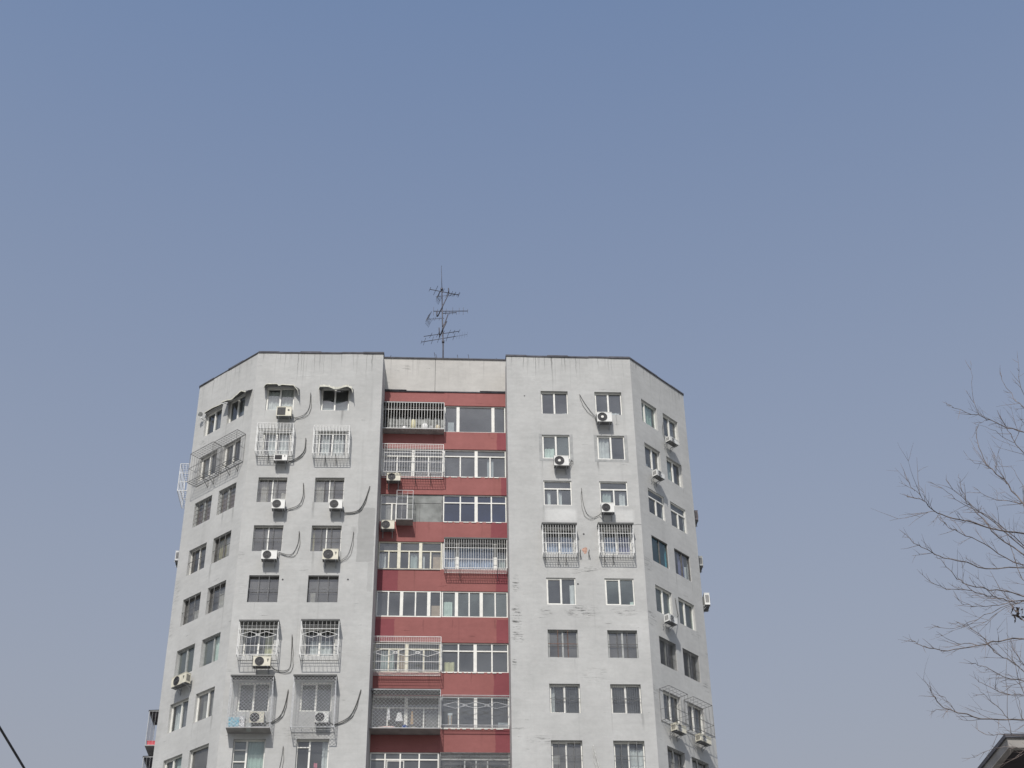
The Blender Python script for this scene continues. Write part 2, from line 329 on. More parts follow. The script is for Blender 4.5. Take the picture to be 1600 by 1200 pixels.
P0, P1, P2, P3, P4, P5 = [Vector((*p, 0)) for p in PLAN]
RA, RB = FC['RC'].at(0, 0, 0), FC['RC'].at(RCL, 0, 0)
P6, P7 = FC['RS'].at(14, 0, 0), FC['LS'].at(0, 0, 0)
b = MB()
for p, q in ((P2, RA), (RB, P3), (P6, P7)):
    l = (q - p).length; b.face([(p.x, p.y, 0), (q.x, q.y, 0), (q.x, q.y, ROOF), (p.x, p.y, ROOF)], 0, [(0, 0), (l, 0), (l, ROOF), (0, ROOF)])
b.build('side_wall', wm['X'], B)
# floor slabs, inner partition, roof deck
poly = [P0, P1, P2, RA, RB, P3, P4, P5, P6, P7]
cen = sum(poly, Vector()) / len(poly)
AL, IN = FC['RC'].d, -FC['RC'].n
def toc(p, k=.3): return p + (cen - p).normalized() * k
slab = [toc(P0), toc(P1), P2 + IN * .3 - AL * .3, RA + IN * .3 - AL * .3, RB + IN * .3 + AL * .3, P3 + IN * .3 + AL * .3, toc(P4), toc(P5), toc(P6), toc(P7)]
for r in range(NR + 1):
    z = head(r) + .62
    b = MB(); b.face([(q.x, q.y, z) for q in slab]); b.face([(q.x, q.y, z - .14) for q in slab][::-1])
    b.build('floor_slab', ROOM, B)
b = MB()
ring = [p + (cen - p).normalized() * 4.2 for p in (P0, P1, RA, RB, P4, P5)]
for p, q in zip(ring, ring[1:]): b.face([(p.x, p.y, 20), (q.x, q.y, 20), (q.x, q.y, 50.2), (p.x, p.y, 50.2)])
b.build('inner_partition', ROOM, B)
b = MB(); b.face([(q.x, q.y, ROOF - .35) for q in poly]); b.build('roof', SLAB, B)
# coping along the parapets
def coping(p, q, z, h=.06, w=.30, over=.04, name='coping'):
    F = Face((p.x, p.y), ((q - p).x, (q - p).y)); l = (q - p).length
    b = MB(); k = max(1, int(l / 1.1)); q = random.Random(int(l * 100))
    for i in range(k): b.box(F, l * i / k, l * (i + 1) / k, -w, over + q.uniform(-.012, .02), z - q.uniform(0, .02), z + h + q.uniform(-.02, .02))
    return b.build(name, COP, B)
coping(P0, P1, ROOF); coping(P1, P2 + (P2 - P1).normalized() * .04, ROOF, .08); coping(P3 - (P4 - P3).normalized() * .04, P4, ROOF, .08); coping(P4, P5, ROOF)
coping(P7, P0, ROOF); coping(P5, P6, ROOF)
# the middle bay: cream parapet leaning slightly out above the red bands
RC = FC['RC']
CZ0, CZ1, LEAN = 49.47, 51.42, .30
b = MB(); P = RC.at
for (u0, u1) in ((-.12, 2.695), (2.715, RCL + .06)):
    b.face([P(u0, .03, CZ0), P(u1, .03, CZ0), P(u1, LEAN, CZ1), P(u0, LEAN, CZ1)], 0, [(u0, CZ0), (u1, CZ0), (u1, CZ1), (u0, CZ1)])
b.face([P(-.12, .03, CZ0), P(-.12, -.3, CZ0), P(RCL + .06, -.3, CZ0), P(RCL + .06, .03, CZ0)])
b.face([P(-.12, -.3, CZ0), P(-.12, .03, CZ0), P(-.12, LEAN, CZ1), P(-.12, -.3, CZ1)])
b.face([P(RCL + .06, .03, CZ0), P(RCL + .06, -.3, CZ0), P(RCL + .06, -.3, CZ1), P(RCL + .06, LEAN, CZ1)])
b.face([P(RCL + .06, -.3, CZ0), P(-.12, -.3, CZ0), P(-.12, -.3, CZ1), P(RCL + .06, -.3, CZ1)])
b.build('parapet', CREAM, B)
b = MB(); P = RC.at; b.face([P(2.69, -.02, CZ0), P(2.72, -.02, CZ0), P(2.72, LEAN - .05, CZ1), P(2.69, LEAN - .05, CZ1)]); b.build('expansion_joint', COP, B)
b = MB(); b.box(RC, -.13, RCL + .07, -.35, LEAN + .05, CZ1, CZ1 + .07); b.build('coping', COP, B)
b = MB(); b.box(RC, 0, (1.168, 49.252)[0], .04, .10, 49.465, 49.495); b.build('ledge', COP, B)
b = MB(); b.box(RC, (5.146, 49.342)[0], RCL, .04, .10, 49.465, 49.495); b.build('ledge', COP, B)
b = MB(); b.box(RC, 0, RCL, -.002, .06, 49.40, 49.455); b.build('drip_moulding', COP, B)
SILL = [46.84, 44.03, 41.32, 38.57, 35.92, 32.98, 30.12, 27.35, 24.6]
UM = 3.228
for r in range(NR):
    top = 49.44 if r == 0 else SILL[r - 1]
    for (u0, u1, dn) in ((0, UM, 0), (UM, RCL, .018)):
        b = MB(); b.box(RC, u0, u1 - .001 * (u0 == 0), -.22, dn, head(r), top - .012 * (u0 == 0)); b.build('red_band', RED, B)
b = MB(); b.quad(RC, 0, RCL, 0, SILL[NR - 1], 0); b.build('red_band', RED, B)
# pipe holes and seams
for k, q in (('LF', (2.285, 37.116)), ('LF', (5.452, 37.126)), ('RF', (0.936, 48.207)), ('RF', (3.358, 37.02)), ('RF', (3.755, 39.831))):
    b = MB(); b.disc(FC[k], q[0], .012, q[1], 0, .045 if q[1] < 46 else .035, k=10, dn=.012); b.build('pipe_hole', DARK, B)

# ------------------------------------------------------------------ windows
def wavy(b, F, u0, u1, z0, z1, n, m=0, amp=.03, ph=0):
    k = max(4, int((u1 - u0) / .05))
    for i in range(k):
        a, c = u0 + (u1 - u0) * i / k, u0 + (u1 - u0) * (i + 1) / k
        na, nc = n + amp * math.sin(a * 34 + ph + math.sin(a * 9)), n + amp * math.sin(c * 34 + ph + math.sin(c * 9))
        b.face([F.at(a, na, z0), F.at(c, nc, z0), F.at(c, nc, z1), F.at(a, na, z1)], m)
def diamonds(b, F, u0, u1, zc, h, n, cnt, r=.008, m=0):
    w = (u1 - u0) / cnt
    for i in range(cnt):
        a, c = u0 + w * i - w * .12, u0 + w * (i + 1) + w * .12; a, c = max(a, u0), min(c, u1); mid = (a + c) / 2
        for p, q in (((a, zc), (mid, zc + h)), ((mid, zc + h), (c, zc)), ((c, zc), (mid, zc - h)), ((mid, zc - h), (a, zc))):
            b.bar(F, (p[0], n, p[1]), (q[0], n, q[1]), r, m)
def mesh_net(b, F, u0, u1, z0, z1, n, sp=.16, r=.006, m=0):
    W, H = u1 - u0, z1 - z0
    for sgn in (1, -1):
        c = -H
        while c < W:
            s0, s1 = max(0, -c), min(H, W - c)
            if s1 - s0 > .03:
                p = (c + s0, s0); q = (c + s1, s1)
                if sgn < 0: p = (W - p[0], p[1]); q = (W - q[0], q[1])
                b.bar(F, (u0 + p[0], n, z0 + p[1]), (u0 + q[0], n, z0 + q[1]), r, m)
            c += sp
def window(F, u0, u1, z0, z1, rec=.13, fm=None, fw=.055, V=(), H=(), gl='n', cur=(), gr=None, sash=(), label=None, grm=None):
    """V: (frac, width, zf0, zf1)  H: (frac, width, uf0, uf1)  sash: (uf0,uf1,zf0,zf1) extra inner frames"""
    fm = fm or WF; W, Hh = u1 - u0, z1 - z0; b = MB(); n0, n1 = -rec - .07, -rec
    e = .004
    b.box(F, u0 + e, u0 + fw, n0, n1, z0 + e, z1 - e); b.box(F, u1 - fw, u1 - e, n0, n1, z0 + e, z1 - e)
    b.box(F, u0 + fw, u1 - fw, n0, n1, z0 + e, z0 + fw); b.box(F, u0 + fw, u1 - fw, n0, n1, z1 - fw, z1 - e)
    for v in V:
        fr, wd = v[0], v[1]; a, c = (v[2], v[3]) if len(v) > 2 else (0, 1)
        b.box(F, u0 + W * fr - wd / 2, u0 + W * fr + wd / 2, n0 + .005, n1 + .006, max(z0 + Hh * a, z0 + fw), min(z0 + Hh * c, z1 - fw))
    for h in H:
        fr, wd = h[0], h[1]; a, c = (h[2], h[3]) if len(h) > 2 else (0, 1)
        b.box(F, max(u0 + W * a, u0 + fw), min(u0 + W * c, u1 - fw), n0 + .008, n1 + .002, z0 + Hh * fr - wd / 2, z0 + Hh * fr + wd / 2)
    for (a, c, d, f) in sash:
        U0, U1, Z0, Z1 = u0 + W * a + .01, u0 + W * c - .01, z0 + Hh * d + .01, z0 + Hh * f - .01; s = .035
        U0 = max(U0, u0 + fw); U1 = min(U1, u1 - fw); Z0 = max(Z0, z0 + fw); Z1 = min(Z1, z1 - fw)
        b.box(F, U0, U0 + s, n0 + .01, n1 - .012, Z0, Z1); b.box(F, U1 - s, U1, n0 + .01, n1 - .012, Z0, Z1)
        b.box(F, U0 + s, U1 - s, n0 + .01, n1 - .012, Z0, Z0 + s); b.box(F, U0 + s, U1 - s, n0 + .01, n1 - .012, Z1 - s, Z1)
    o = b.build('window', fm, B)
    if label: o['label'] = label
    b = MB(); gp = n0 + .02
    tl = rnd.uniform(-.012, .012)
    b.face([F.at(u0, gp + tl, z0), F.at(u1, gp, z0), F.at(u1, gp - tl, z1), F.at(u0, gp, z1)], 0)
    b.build('pane', GL[gl], o)
    for c in cur:
        b = MB(); wavy(b, F, u0 + W * c[0], u0 + W * c[1], z0 + Hh * (c[3] if len(c) > 3 else 0), z0 + Hh * (c[4] if len(c) > 4 else 1), n0 - .10, amp=.03 if c[2] not in 'tf' else 0, ph=u0)
        b.build('curtain' if c[2] not in 'tf' else ('film' if c[2] == 'f' else 'board'), CUR[c[2]], o)
    if gr:
        b = MB(); gm = grm or CGD; n = -.04
        kind, arg = gr
        if kind == 'grid':
            for i in range(1, arg[0]): b.bar(F, (u0 + W * i / arg[0], n, z0), (u0 + W * i / arg[0], n, z1), .014)
            for i in range(1, arg[1]): b.bar(F, (u0, n, z0 + Hh * i / arg[1]), (u1, n, z0 + Hh * i / arg[1]), .014)
        elif kind == 'fine':
            for i in range(1, arg): b.bar(F, (u0 + W * i / arg, n, z0), (u0 + W * i / arg, n, z1), .006)
            b.bar(F, (u0, n, z0 + Hh * .5), (u1, n, z0 + Hh * .5), .012); b.bar(F, (u0, n, z0 + .02), (u1, n, z0 + .02), .012)
            for i in range(1, 3): b.bar(F, (u0 + W * i / 3, n, z0), (u0 + W * i / 3, n, z1), .011)
        elif kind == 'dia':
            for i in range(1, 14): b.bar(F, (u0 + W * i / 14, n, z0), (u0 + W * i / 14, n, z1), .006)
            diamonds(b, F, u0 + .03, u1 - .03, z0 + Hh * .5, .12, n + .01, 2, .009)
        elif kind == 'net':
            mesh_net(b, F, u0, u1, z0, z1, n, .13, .005)
            b.bar(F, (u0, n, z0 + Hh * .38), (u1, n, z0 + Hh * .38), .012); b.bar(F, (u0 + W * .5, n, z0), (u0 + W * .5, n, z1), .010)
        elif kind == 'lattice':
            for i in range(1, 4): b.bar(F, (u0 + W * i / 4, n, z0), (u0 + W * i / 4, n, z1), .012)
            for i in range(1, 6): b.bar(F, (u0, n, z0 + Hh * i / 6), (u1, n, z0 + Hh * i / 6), .008)
        b.build('grille', gm, o)
    return o
S2 = dict(V=[(.5, .085)])                                        # two sliding sashes
ST = dict(fm=None)
def slide(c=.5, **k): d = dict(V=[(c, .08)], sash=[(0, c, 0, 1)]); d.update(k); return d
def steel(**k): d = dict(fm=GFR, fw=.035, rec=.17, V=[(.5, .05)], gr=('grid', (3, 2)), gl='s'); d.update(k); return d
def trans(**k): d = dict(V=[(.5, .07, 0, .68)], H=[(.68, .07)], rec=.05); d.update(k); return d
SPEC = {
 ('LW', 0): [slide(cur=[(.55, 1, 'k')]), slide(cur=[(.1, .5, 'f')], gl='s'), slide(.5, fm=GFR, gr=('lattice', 0), cur=[(0, 1, 'p', 0, .75)], gl='s', grm=SF), steel(fm=WF, gr=('grid', (3, 2)), grm=SF), steel(V=[], fm=SF, cur=[(.45, .75, 'w', 0, .5)]),
             slide(fm=GFR, gl='g', V=[(.5, .1)]), slide(.55, cur=[(.1, .5, 'w'), (.6, 1, 'k')]), slide(.45, cur=[(.5, .9, 'f')], gl='g'), slide()],
 ('LW', 1): [slide(fm=WF, cur=[(.6, 1, 'f')]), slide(gl='s'), slide(.5, fm=GFR, gr=('lattice', 0), cur=[(0, 1, 'p', 0, .75)], gl='s', grm=SF), steel(cur=[(.1, .5, 'y'), (.55, .8, 'w')], fm=SF), steel(V=[], fm=SF, cur=[(.4, .8, 'w', 0, .85)]),
             slide(.58, fm=GFR, gl='g', cur=[(.55, 1, 'w')]), slide(.6, cur=[(.2, .5, 'f'), (.65, 1, 'f')], gl='s'), slide(.08, V=[], gl='s', sash=[], cur=[(.5, 1, 'w', 0, .3)]), slide()],
 ('LF', 0): [slide(cur=[(.03, .45, 'w', 0, .9), (.52, 1, 'w')], rec=.1), slide(cur=[(.2, .5, 'w'), (.6, .9, 'w')]), steel(cur=[(.1, .35, 'w'), (.45, .6, 'w'), (.8, 1, 'w', 0, .5)], fm=WF, grm=SF), steel(fm=WF, grm=SF, cur=[(.42, .5, 'f')]),
             steel(V=[], fm=SF, gl='s'), slide(cur=[(.7, 1, 'y', 0, .8)]), slide(gl='d', rec=.1), dict(V=[(.42, .08)], H=[(.68, .05, 0, .42), (.30, .05, 0, .42)], cur=[(.45, 1, 'g')], gl='g', rec=.16), slide()],
 ('LF', 1): [slide(cur=[(0, 1, 'f', 0, .5)], rec=.1), slide(cur=[(.1, .4, 'w'), (.5, .9, 'w')]), steel(cur=[(.0, .3, 'w'), (.5, .62, 'w')], fm=WF, grm=SF), steel(fm=WF, grm=SF, cur=[(.0, .1, 'y')]),
             steel(V=[], fm=SF, gl='s', cur=[(.08, .25, 'w', 0, .45)]), slide(cur=[(.2, .9, 'w', 0, .6)]), slide(rec=.1), dict(V=[(.4, .08)], H=[(.76, .05, 0, .4)], cur=[(.78, 1, 'w'), (.55, .65, 'r', .15, .3)], rec=.16), slide()],
 ('RF', 0): [slide(cur=[(.8, .98, 'w', 0, .16)]), slide(cur=[(.1, .45, 'w', 0, .5)], gl='g', rec=.06), trans(cur=[(.15, .25, 'w', 0, .6), (.55, .65, 'w', 0, .6)]), slide(cur=[(.5, 1, 'b', 0, .75), (0, .45, 'b', 0, .5)], gl='n', rec=.08),
             slide(gl='n', cur=[(.8, 1, 'w', 0, .8)], rec=.05), slide(fm=GFR, V=[(.5, .07)], gr=('grid', (3, 2)), grm=RUST, gl='s'), slide(gr=('dia', 0), cur=[(.05, .18, 'w')], rec=.15), slide(gr=('grid', (4, 2)), rec=.18, cur=[(.05, .3, 'f', .3, .6)], gl='s'), slide()],
 ('RF', 1): [slide(cur=[(.6, .9, 'w', 0, .2)]), slide(cur=[(.05, .45, 'w')], gl='n', rec=.06), trans(cur=[(.1, .4, 'g', 0, .6), (.7, .9, 'w', 0, .6)]), slide(cur=[(0, .48, 'b', 0, .75), (.6, 1, 'v', 0, .8)], rec=.08),
             slide(gl='g', rec=.05, cur=[(.85, 1, 'w', 0, .2)]), slide(fm=GFR, gr=('grid', (3, 2)), grm=SF, gl='s'), slide(gr=('dia', 0), rec=.15), slide(gr=('grid', (4, 2)), rec=.18, cur=[(.5, 1, 'w', 0, .8)], gl='n'), slide()],
 ('RW', 0): [slide(.3, cur=[(.35, .9, 'g')], gl='g'), slide(.55, cur=[(.0, .4, 'f', 0, .3)], fm=WF), trans(), dict(fm=SF, V=[(.5, .05)], gl='t', fw=.04, rec=.06), slide(.5, gl='g', rec=.1), dict(fm=GFR, V=[(.5, .04)], gr=('net', 0), gl='d', rec=.15),
             slide(.5, cur=[(.1, .4, 'k')]), steel(cur=[(.5, .7, 'w')]), slide()],
 ('RW', 1): [slide(.5, cur=[(.6, 1, 'k')]), slide(.5, gl='n', cur=[(.1, .5, 'g')]), trans(), dict(fm=SF, V=[(.5, .05)], gl='n', fw=.04, rec=.06, cur=[(.4, .75, 'v'), (.75, .9, 'w', 0, .6)]), slide(.45, gl='g', rec=.1), dict(fm=GFR, V=[(.5, .04)], gr=('net', 0), gl='d', rec=.15),
             slide(.45, cur=[(.7, 1, 'k')]), steel(cur=[(.1, .9, 'w', .5, 1)]), slide()],
}
for (k, ci), lst in SPEC.items():
    u0, u1 = COLS[k][ci]
    for r, sp in enumerate(lst):
        window(FC[k], u0, u1, head(r) - HW, head(r), **sp)
# rendered surrounds of the second-floor-from-top right front windows
for ci in (0, 1):
    u0, u1 = COLS['RF'][ci]; z1, z0 = head(1), head(1) - HW; b = MB(); F = FC['RF']; s = .16; q = .006
    b.box(F, u0 - s, u0, .001, q, z0 - s, z1 + s * .3); b.box(F, u1, u1 + s, .001, q, z0 - s, z1 + s * .3)
    b.box(F, u0, u1, .001, q, z0 - s, z0); b.box(F, u0, u1, .001, q, z1, z1 + s * .3)
    b.build('window_surround', PATCH, B)

# balcony glazing of the middle bay
def fx(a, lo, hi, x): return (a(x) - lo) / (hi - lo)
def balc(r, side, mul, thick=(), tr=None, **k):
    """mul: mullion positions in metres; thick: indices that are wide; tr: transom fraction"""
    u0, u1 = (0.0, UM) if side == 0 else (UM, RCL)
    z0, z1 = SILL[r], head(r); W = u1 - u0
    V = [((m - u0) / W, .16 if i in thick else .065, 0, 1 if i in thick or tr is None or k.get('vt') else tr) for i, m in enumerate(mul)]
    k.pop('vt', None)
    H = [] if tr is None else [(tr, .06)]
    kw = dict(rec=.05, fw=.06, V=V, H=H); kw.update(k)
    return window(RC, u0 + .01, u1 - .01, z0, z1, **kw)
balc(0, 1, [(3.968, 47.68)[0], (5.859, 47.72)[0]], (0, 1), cur=[(.06, .16, 'f', 0, .45)])
balc(1, 0, [(0.793, 44.383)[0], (1.628, 44.398)[0], (2.448, 44.414)[0]], (1,), .74)
balc(1, 1, [(4.108, 44.445)[0], (4.947, 44.461)[0], (5.687, 44.475)[0]], (1,), .76, cur=[(.7, .8, 'f', 0, .7)])
balc(2, 1, [(4.123, 41.921)[0], (4.947, 41.935)[0], (5.74, 41.948)[0]], (1,), .72, gl='b', vt=1)
balc(3, 0, [(0.533, 39.066)[0], (1.047, 39.074)[0], (1.562, 39.081)[0], (2.141, 39.09)[0], (2.656, 39.097)[0]], (1, 3), .66, fm=CF, cur=[(.0, .12, 'w', 0, .6), (.5, .62, 'g', 0, .6), (.86, 1, 't', 0, .6), (.7, .73, 'w', 0, .55)])
balc(3, 1, [(3.978, 39.117)[0], (5.918, 39.146)[0]], (0, 1), None, cur=[(.02, .2, 'b', 0, .8), (.24, .83, 'b', 0, .85), (.87, .98, 'g', 0, .6)])
balc(4, 0, [(0.59, 36.384)[0], (1.251, 36.393)[0], (1.945, 36.402)[0], (2.607, 36.41)[0]], (1, 3), None, cur=[(.85, .98, 't', 0, .5)], rec=.02)
balc(4, 1, [(3.966, 36.428)[0], (4.599, 36.436)[0], (5.201, 36.443)[0], (5.899, 36.452)[0]], (0, 2), None, gl='g', cur=[(.03, .16, 'w', 0, .65)], rec=.02)
balc(5, 0, [(0.717, 33.473)[0], (1.179, 33.478)[0], (1.579, 33.482)[0], (2.412, 33.491)[0]], (2,), .78, fm=CF, cur=[(.1, .3, 'g', 0, .75), (.35, .5, 't', 0, .7)])
balc(5, 1, [(4.081, 33.508)[0], (4.901, 33.517)[0], (5.722, 33.526)[0]], (1,), .73, vt=1, cur=[(.05, .2, 'y', 0, .4)])
balc(6, 0, [(0.748, 30.686)[0], (1.622, 30.694)[0], (2.467, 30.701)[0]], (1,), .64, gl='s', cur=[(.8, 1, 'f', 0, .5)])
balc(6, 1, [(4.1, 30.715)[0], (4.917, 30.721)[0], (5.706, 30.728)[0]], (1,), None, cur=[(.84, 1, 'f', 0, .25)])
balc(7, 0, [(0.709, 28.325)[0], (1.418, 28.33)[0], (2.306, 28.336)[0]], (), .78, vt=1, sash=[(.24, .5, 0, .76)])
balc(7, 1, [(4.413, 28.35)[0], (4.948, 28.354)[0], (5.483, 28.357)[0]], (), .8, fm=GFR, gl='s')
balc(8, 0, [1.6], (), None); balc(8, 1, [4.8], (), None)
# open balcony, top left: back wall and low boarding; third from top: board infill
b = MB(); b.box(RC, .01, UM - .01, -1.3, -1.2, SILL[0], head(0)); b.build('balcony_back_wall', GREYB, B)
b = MB()
for i in range(17):
    u = .3 + i * .172; b.box(RC, u, u + .14, -.10, -.08, SILL[0] + .005, SILL[0] + .9 + .08 * math.sin(i * 2.3))
b.build('slatted_screen', mat('faded_board', (.33, .34, .33), .8, var=.2, scale=3), B)
o = window(RC, .01, (1.425, 41.875)[0], SILL[2], head(2), V=[(.42, .07, 0, .66), (.58, .07, 0, .66)], H=[(.66, .05)], cur=[(.03, .25, 'g', 0, .65), (.27, .4, 'f', 0, .65)], rec=.05, gl='s')
u_ = (1.688, 41.88)[0]
b = MB(); b.box(RC, (1.425, 41.875)[0], UM - .01, -.12, -.06, SILL[2], head(2)); o = b.build('infill_board', GREYB, B)
b = MB(); b.box(RC, (1.425, 41.875)[0], UM - .02, -.055, -.045, SILL[2] + 1.12, SILL[2] + 1.145); b.box(RC, u_ + .35, u_ + .37, -.055, -.045, SILL[2] + .01, SILL[2] + 1.11); b.box(RC, UM - .08, UM - .01, -.058, -.03, SILL[2] + .01, head(2) - .3); b.build('seam', CGD, B)
# sill blocks (whitish broken mortar dashes)
for r in (1, 2, 5, 6):
    b = MB(); u = UM + .05
    while u < RCL - .3:
        l = rnd.uniform(.12, .34); b.box(RC, u, u + l, .019, .05, SILL[r] - .045, SILL[r] + .004); u += l + rnd.uniform(.05, .22)
    b.build('sill', WF, B)
for r in (3,):
    b = MB(); b.box(RC, .05, UM - .1, .001, .04, SILL[r] - .05, SILL[r] - .014); b.build('sill', SLAB, B)

# ------------------------------------------------------------------ window cages
def cage(key, a, c, n, label, nv=10, nh=(1/3, 2/3), roof=None, floor=None, mt=None, rm=None, r=.018, rb=.011, net=False, dia=None, brackets=(), tops=3, sides=3, side='both', open_bottom=False, hatch=None, topgrid=True, backr=0, spn=.16, roofover=.03, diaz=None, netm=None, wid=None):
    F = FC[key]; u0, u1, z0, z1 = a[0], c[0], c[1], a[1]; mt = mt or CW
    t = thing('window_cage', label, 'window cage', F.at((u0 + u1) / 2, 0, z0), 'security cages on the tower')
    b = MB(); n0 = .02 - backr
    for u in (u0, u1):
        b.bar(F, (u, n, z0), (u, n, z1), r)
        b.bar(F, (u, n0, z0), (u, n0, z1), r * .9)
        for z in (z0, z1): b.bar(F, (u, n0, z), (u, n, z), r)
    for z in (z0, z1): b.bar(F, (u0, n, z), (u1, n, z), r); b.bar(F, (u0, n0, z), (u1, n0, z), r * .9)
    for h in nh:
        z = z0 + (z1 - z0) * h; b.bar(F, (u0, n, z), (u1, n, z), r * .85)
        for u in (u0, u1): b.bar(F, (u, n0, z), (u, n, z), r * .7)
    b.build('frame', mt, t)
    b = MB()
    if net:
        mesh_net(b, F, u0, u1, z0, z1, n, spn, rb)
    else:
        for i in range(1, nv): u = u0 + (u1 - u0) * i / nv; b.bar(F, (u, n, z0), (u, n, z1), rb)
    if dia: diamonds(b, F, u0 + .04, u1 - .04, z0 + (z1 - z0) * (diaz or .6), dia[1], n + .012, dia[0], .013)
    b.build('front_grille', netm or mt, t)
    for u in (u0, u1):
        b = MB()
        for i in range(1, sides + 1): nn = n0 + (n - n0) * i / (sides + 1); b.bar(F, (u, nn, z0), (u, nn, z1), rb)
        b.build('side_grille', mt, t)
    if not roof and topgrid:
        b = MB()
        for i in range(1, nv): u = u0 + (u1 - u0) * i / nv; b.bar(F, (u, n0, z1), (u, n, z1), rb)
        for i in range(1, tops + 1): nn = n0 + (n - n0) * i / (tops + 1); b.bar(F, (u0, nn, z1), (u1, nn, z1), rb)
        b.build('top_grille', mt, t)
    if roof:
        b = MB(); o_ = roofover
        b.face([F.at(u0 - o_, n + o_, z1 + .02), F.at(u1 + o_, n + o_, z1 + .02), F.at(u1 + o_, n0, z1 + .05), F.at(u0 - o_, n0, z1 + .05)][::-1])
        b.face([F.at(u0 - o_, n + o_, z1 + .04), F.at(u1 + o_, n + o_, z1 + .04), F.at(u1 + o_, n0, z1 + .07), F.at(u0 - o_, n0, z1 + .07)])
        b.box(F, u0 - o_, u1 + o_, n + o_, n + o_ + .012, z1 - .03, z1 + .045)
        b.build('roof', rm or ROOFS, t)
    b = MB()
    if floor == 'sheet':
        b.box(F, u0 - .02, u1 + .02, n0, n + .02, z0 - .05, z0 - .02); b.build('floor', SLAB, t)
    elif not open_bottom:
        for i in range(1, nv): u = u0 + (u1 - u0) * i / nv; b.bar(F, (u, n0, z0), (u, n, z0), max(rb, .008))
        for i in range(1, tops + 1): nn = n0 + (n - n0) * i / (tops + 1); b.bar(F, (u0, nn, z0), (u1, nn, z0), max(rb, .010))
        b.build('floor_grille', mt, t)
    for f_ in brackets:
        b = MB(); u = u0 + (u1 - u0) * f_
        b.bar(F, (u, .01, z0 - .04), (u, n * .95, z0 - .04), .016); b.bar(F, (u, .01, z0 - .42), (u, n * .6, z0 - .05), .014); b.bar(F, (u, .012, z0 - .45), (u, .012, z0), .014)
        b.build('bracket', CGD, t)
    return t, b
cage('LF', (0.402, 45.929), (2.264, 44.232), .5, 'white barred window cage with air conditioner hanging at its bottom edge', nv=11, brackets=(.35, .7))
cage('LF', (3.324, 45.811), (5.154, 44.114), .5, 'white barred window cage beside the red bay, second row from roof', nv=11, brackets=(.35, .65))
cage('LW', (0.747, 45.77), (2.557, 44.0), .6, 'dark thin-barred steel cage at left corner, outer one of the pair', nv=9, mt=CGD, r=.014, rb=.007, nh=(.48,), brackets=(.55, .8), tops=3)
cage('LW', (2.652, 45.716), (4.435, 44.03), .6, 'dark thin-barred steel cage at left corner, inner one of the pair', nv=9, mt=CGD, r=.014, rb=.007, nh=(.48,), brackets=(.45, .8), tops=3)
cage('RF', (1.671, 40.117), (3.34, 38.491), .5, 'white cage with flat dark roof over a blue curtain, nearer the red bay', nv=13, roof=True, tops=3, brackets=(.45, .68), roofover=.05)
cage('RF', (4.479, 40.162), (6.183, 38.532), .5, 'white cage with flat dark roof over a blue curtain, nearer the right corner', nv=13, roof=True, tops=3, brackets=(.15, .4), roofover=.05)
cage('LF', (0.491, 34.605), (2.326, 32.874), .58, 'white diamond-patterned cage with an air conditioner hanging beneath it', nv=9, rb=.006, nh=(.26, .75), roof=True, dia=(2, .16), diaz=.58, brackets=(.4,), tops=1)
cage('LF', (3.417, 34.644), (5.189, 32.877), .58, 'white diamond-patterned cage with nothing hanging beneath it, beside the red bay', nv=9, rb=.006, nh=(.26, .75), roof=True, dia=(2, .16), diaz=.58, brackets=(), tops=1)
cage('LF', (0.363, 31.772), (2.311, 29.264), .62, 'tall mesh cage with blue box and air conditioner on its solid floor', net=True, nv=5, nh=(), roof=True, floor='sheet', mt=CG, netm=CG, rb=.008, tops=1, sides=2, spn=.17)
cage('LF', (3.252, 31.79), (5.206, 29.263), .62, 'tall mesh cage holding only an air conditioner, beside the red bay', net=True, nv=4, nh=(), roof=True, mt=CG, netm=CG, rb=.008, tops=1, sides=2, spn=.17)
cage('RC', (-0.039, 48.373), (3.217, 46.714), .5, 'white upright bars closing the cluttered open balcony under the cream parapet', nv=22, nh=(.72,), roof=True, floor='sheet', rb=.012, tops=2, roofover=0)
cage('RC', (0.008, 45.641), (3.216, 43.923), .62, 'white grid cage around balcony windows, second from roof, above an air conditioner', nv=24, nh=(.36, .68), rb=.008, brackets=(.3, .55, .8), tops=3)
cage('RC', (0.862, 42.807), (1.691, 41.113), .6, 'small narrow open-topped cage on the left side of the board-filled balcony', nv=3, nh=(.5,), rb=.006, r=.012, mt=CG, tops=1, floor='sheet')
cage('RC', (3.345, 40.051), (6.481, 38.382), .55, 'wide white cage over pale blue curtained balcony windows', nv=26, nh=(.3, .68), rb=.010, roof=True, rm=ROOFS, brackets=(.25, .85), tops=3)
cage('RC', (-0.065, 34.551), (3.231, 32.796), .62, 'white-edged fine mesh cage with diamond band on balcony windows', nv=30, nh=(.25, .78), rb=.0045, dia=(3, .2), diaz=.52, tops=3)
cage('RC', (-0.089, 31.739), (3.239, 29.835), .75, 'diagonal mesh cage with roof and laundry, over the lowest full red band', net=True, nv=5, nh=(), roof=True, floor='sheet', mt=CG, netm=CG, rb=.0075, tops=1, sides=2, roofover=0, spn=.18)
cage('RC', (3.326, 31.669), (6.532, 30.168), .32, 'shallow grey cage with crossed bars close to the balcony glass', nv=34, nh=(), mt=CG, rb=.004, dia=(3, .16), diaz=.66, tops=1)
cage('RC', (3.274, 28.806), (6.552, 27.108), .32, 'thin dark cage over the lowest right balcony windows at frame edge', nv=7, nh=(.78,), mt=CGD, rb=.008, dia=(2, .4), tops=1)
cage('RW', (0.44, 31.663), (1.894, 30.079), .6, 'dark thin-barred cage on the right wing nearer the front corner', nv=5, nh=(.35,), mt=CGD, r=.014, rb=.006, tops=1, sides=2)
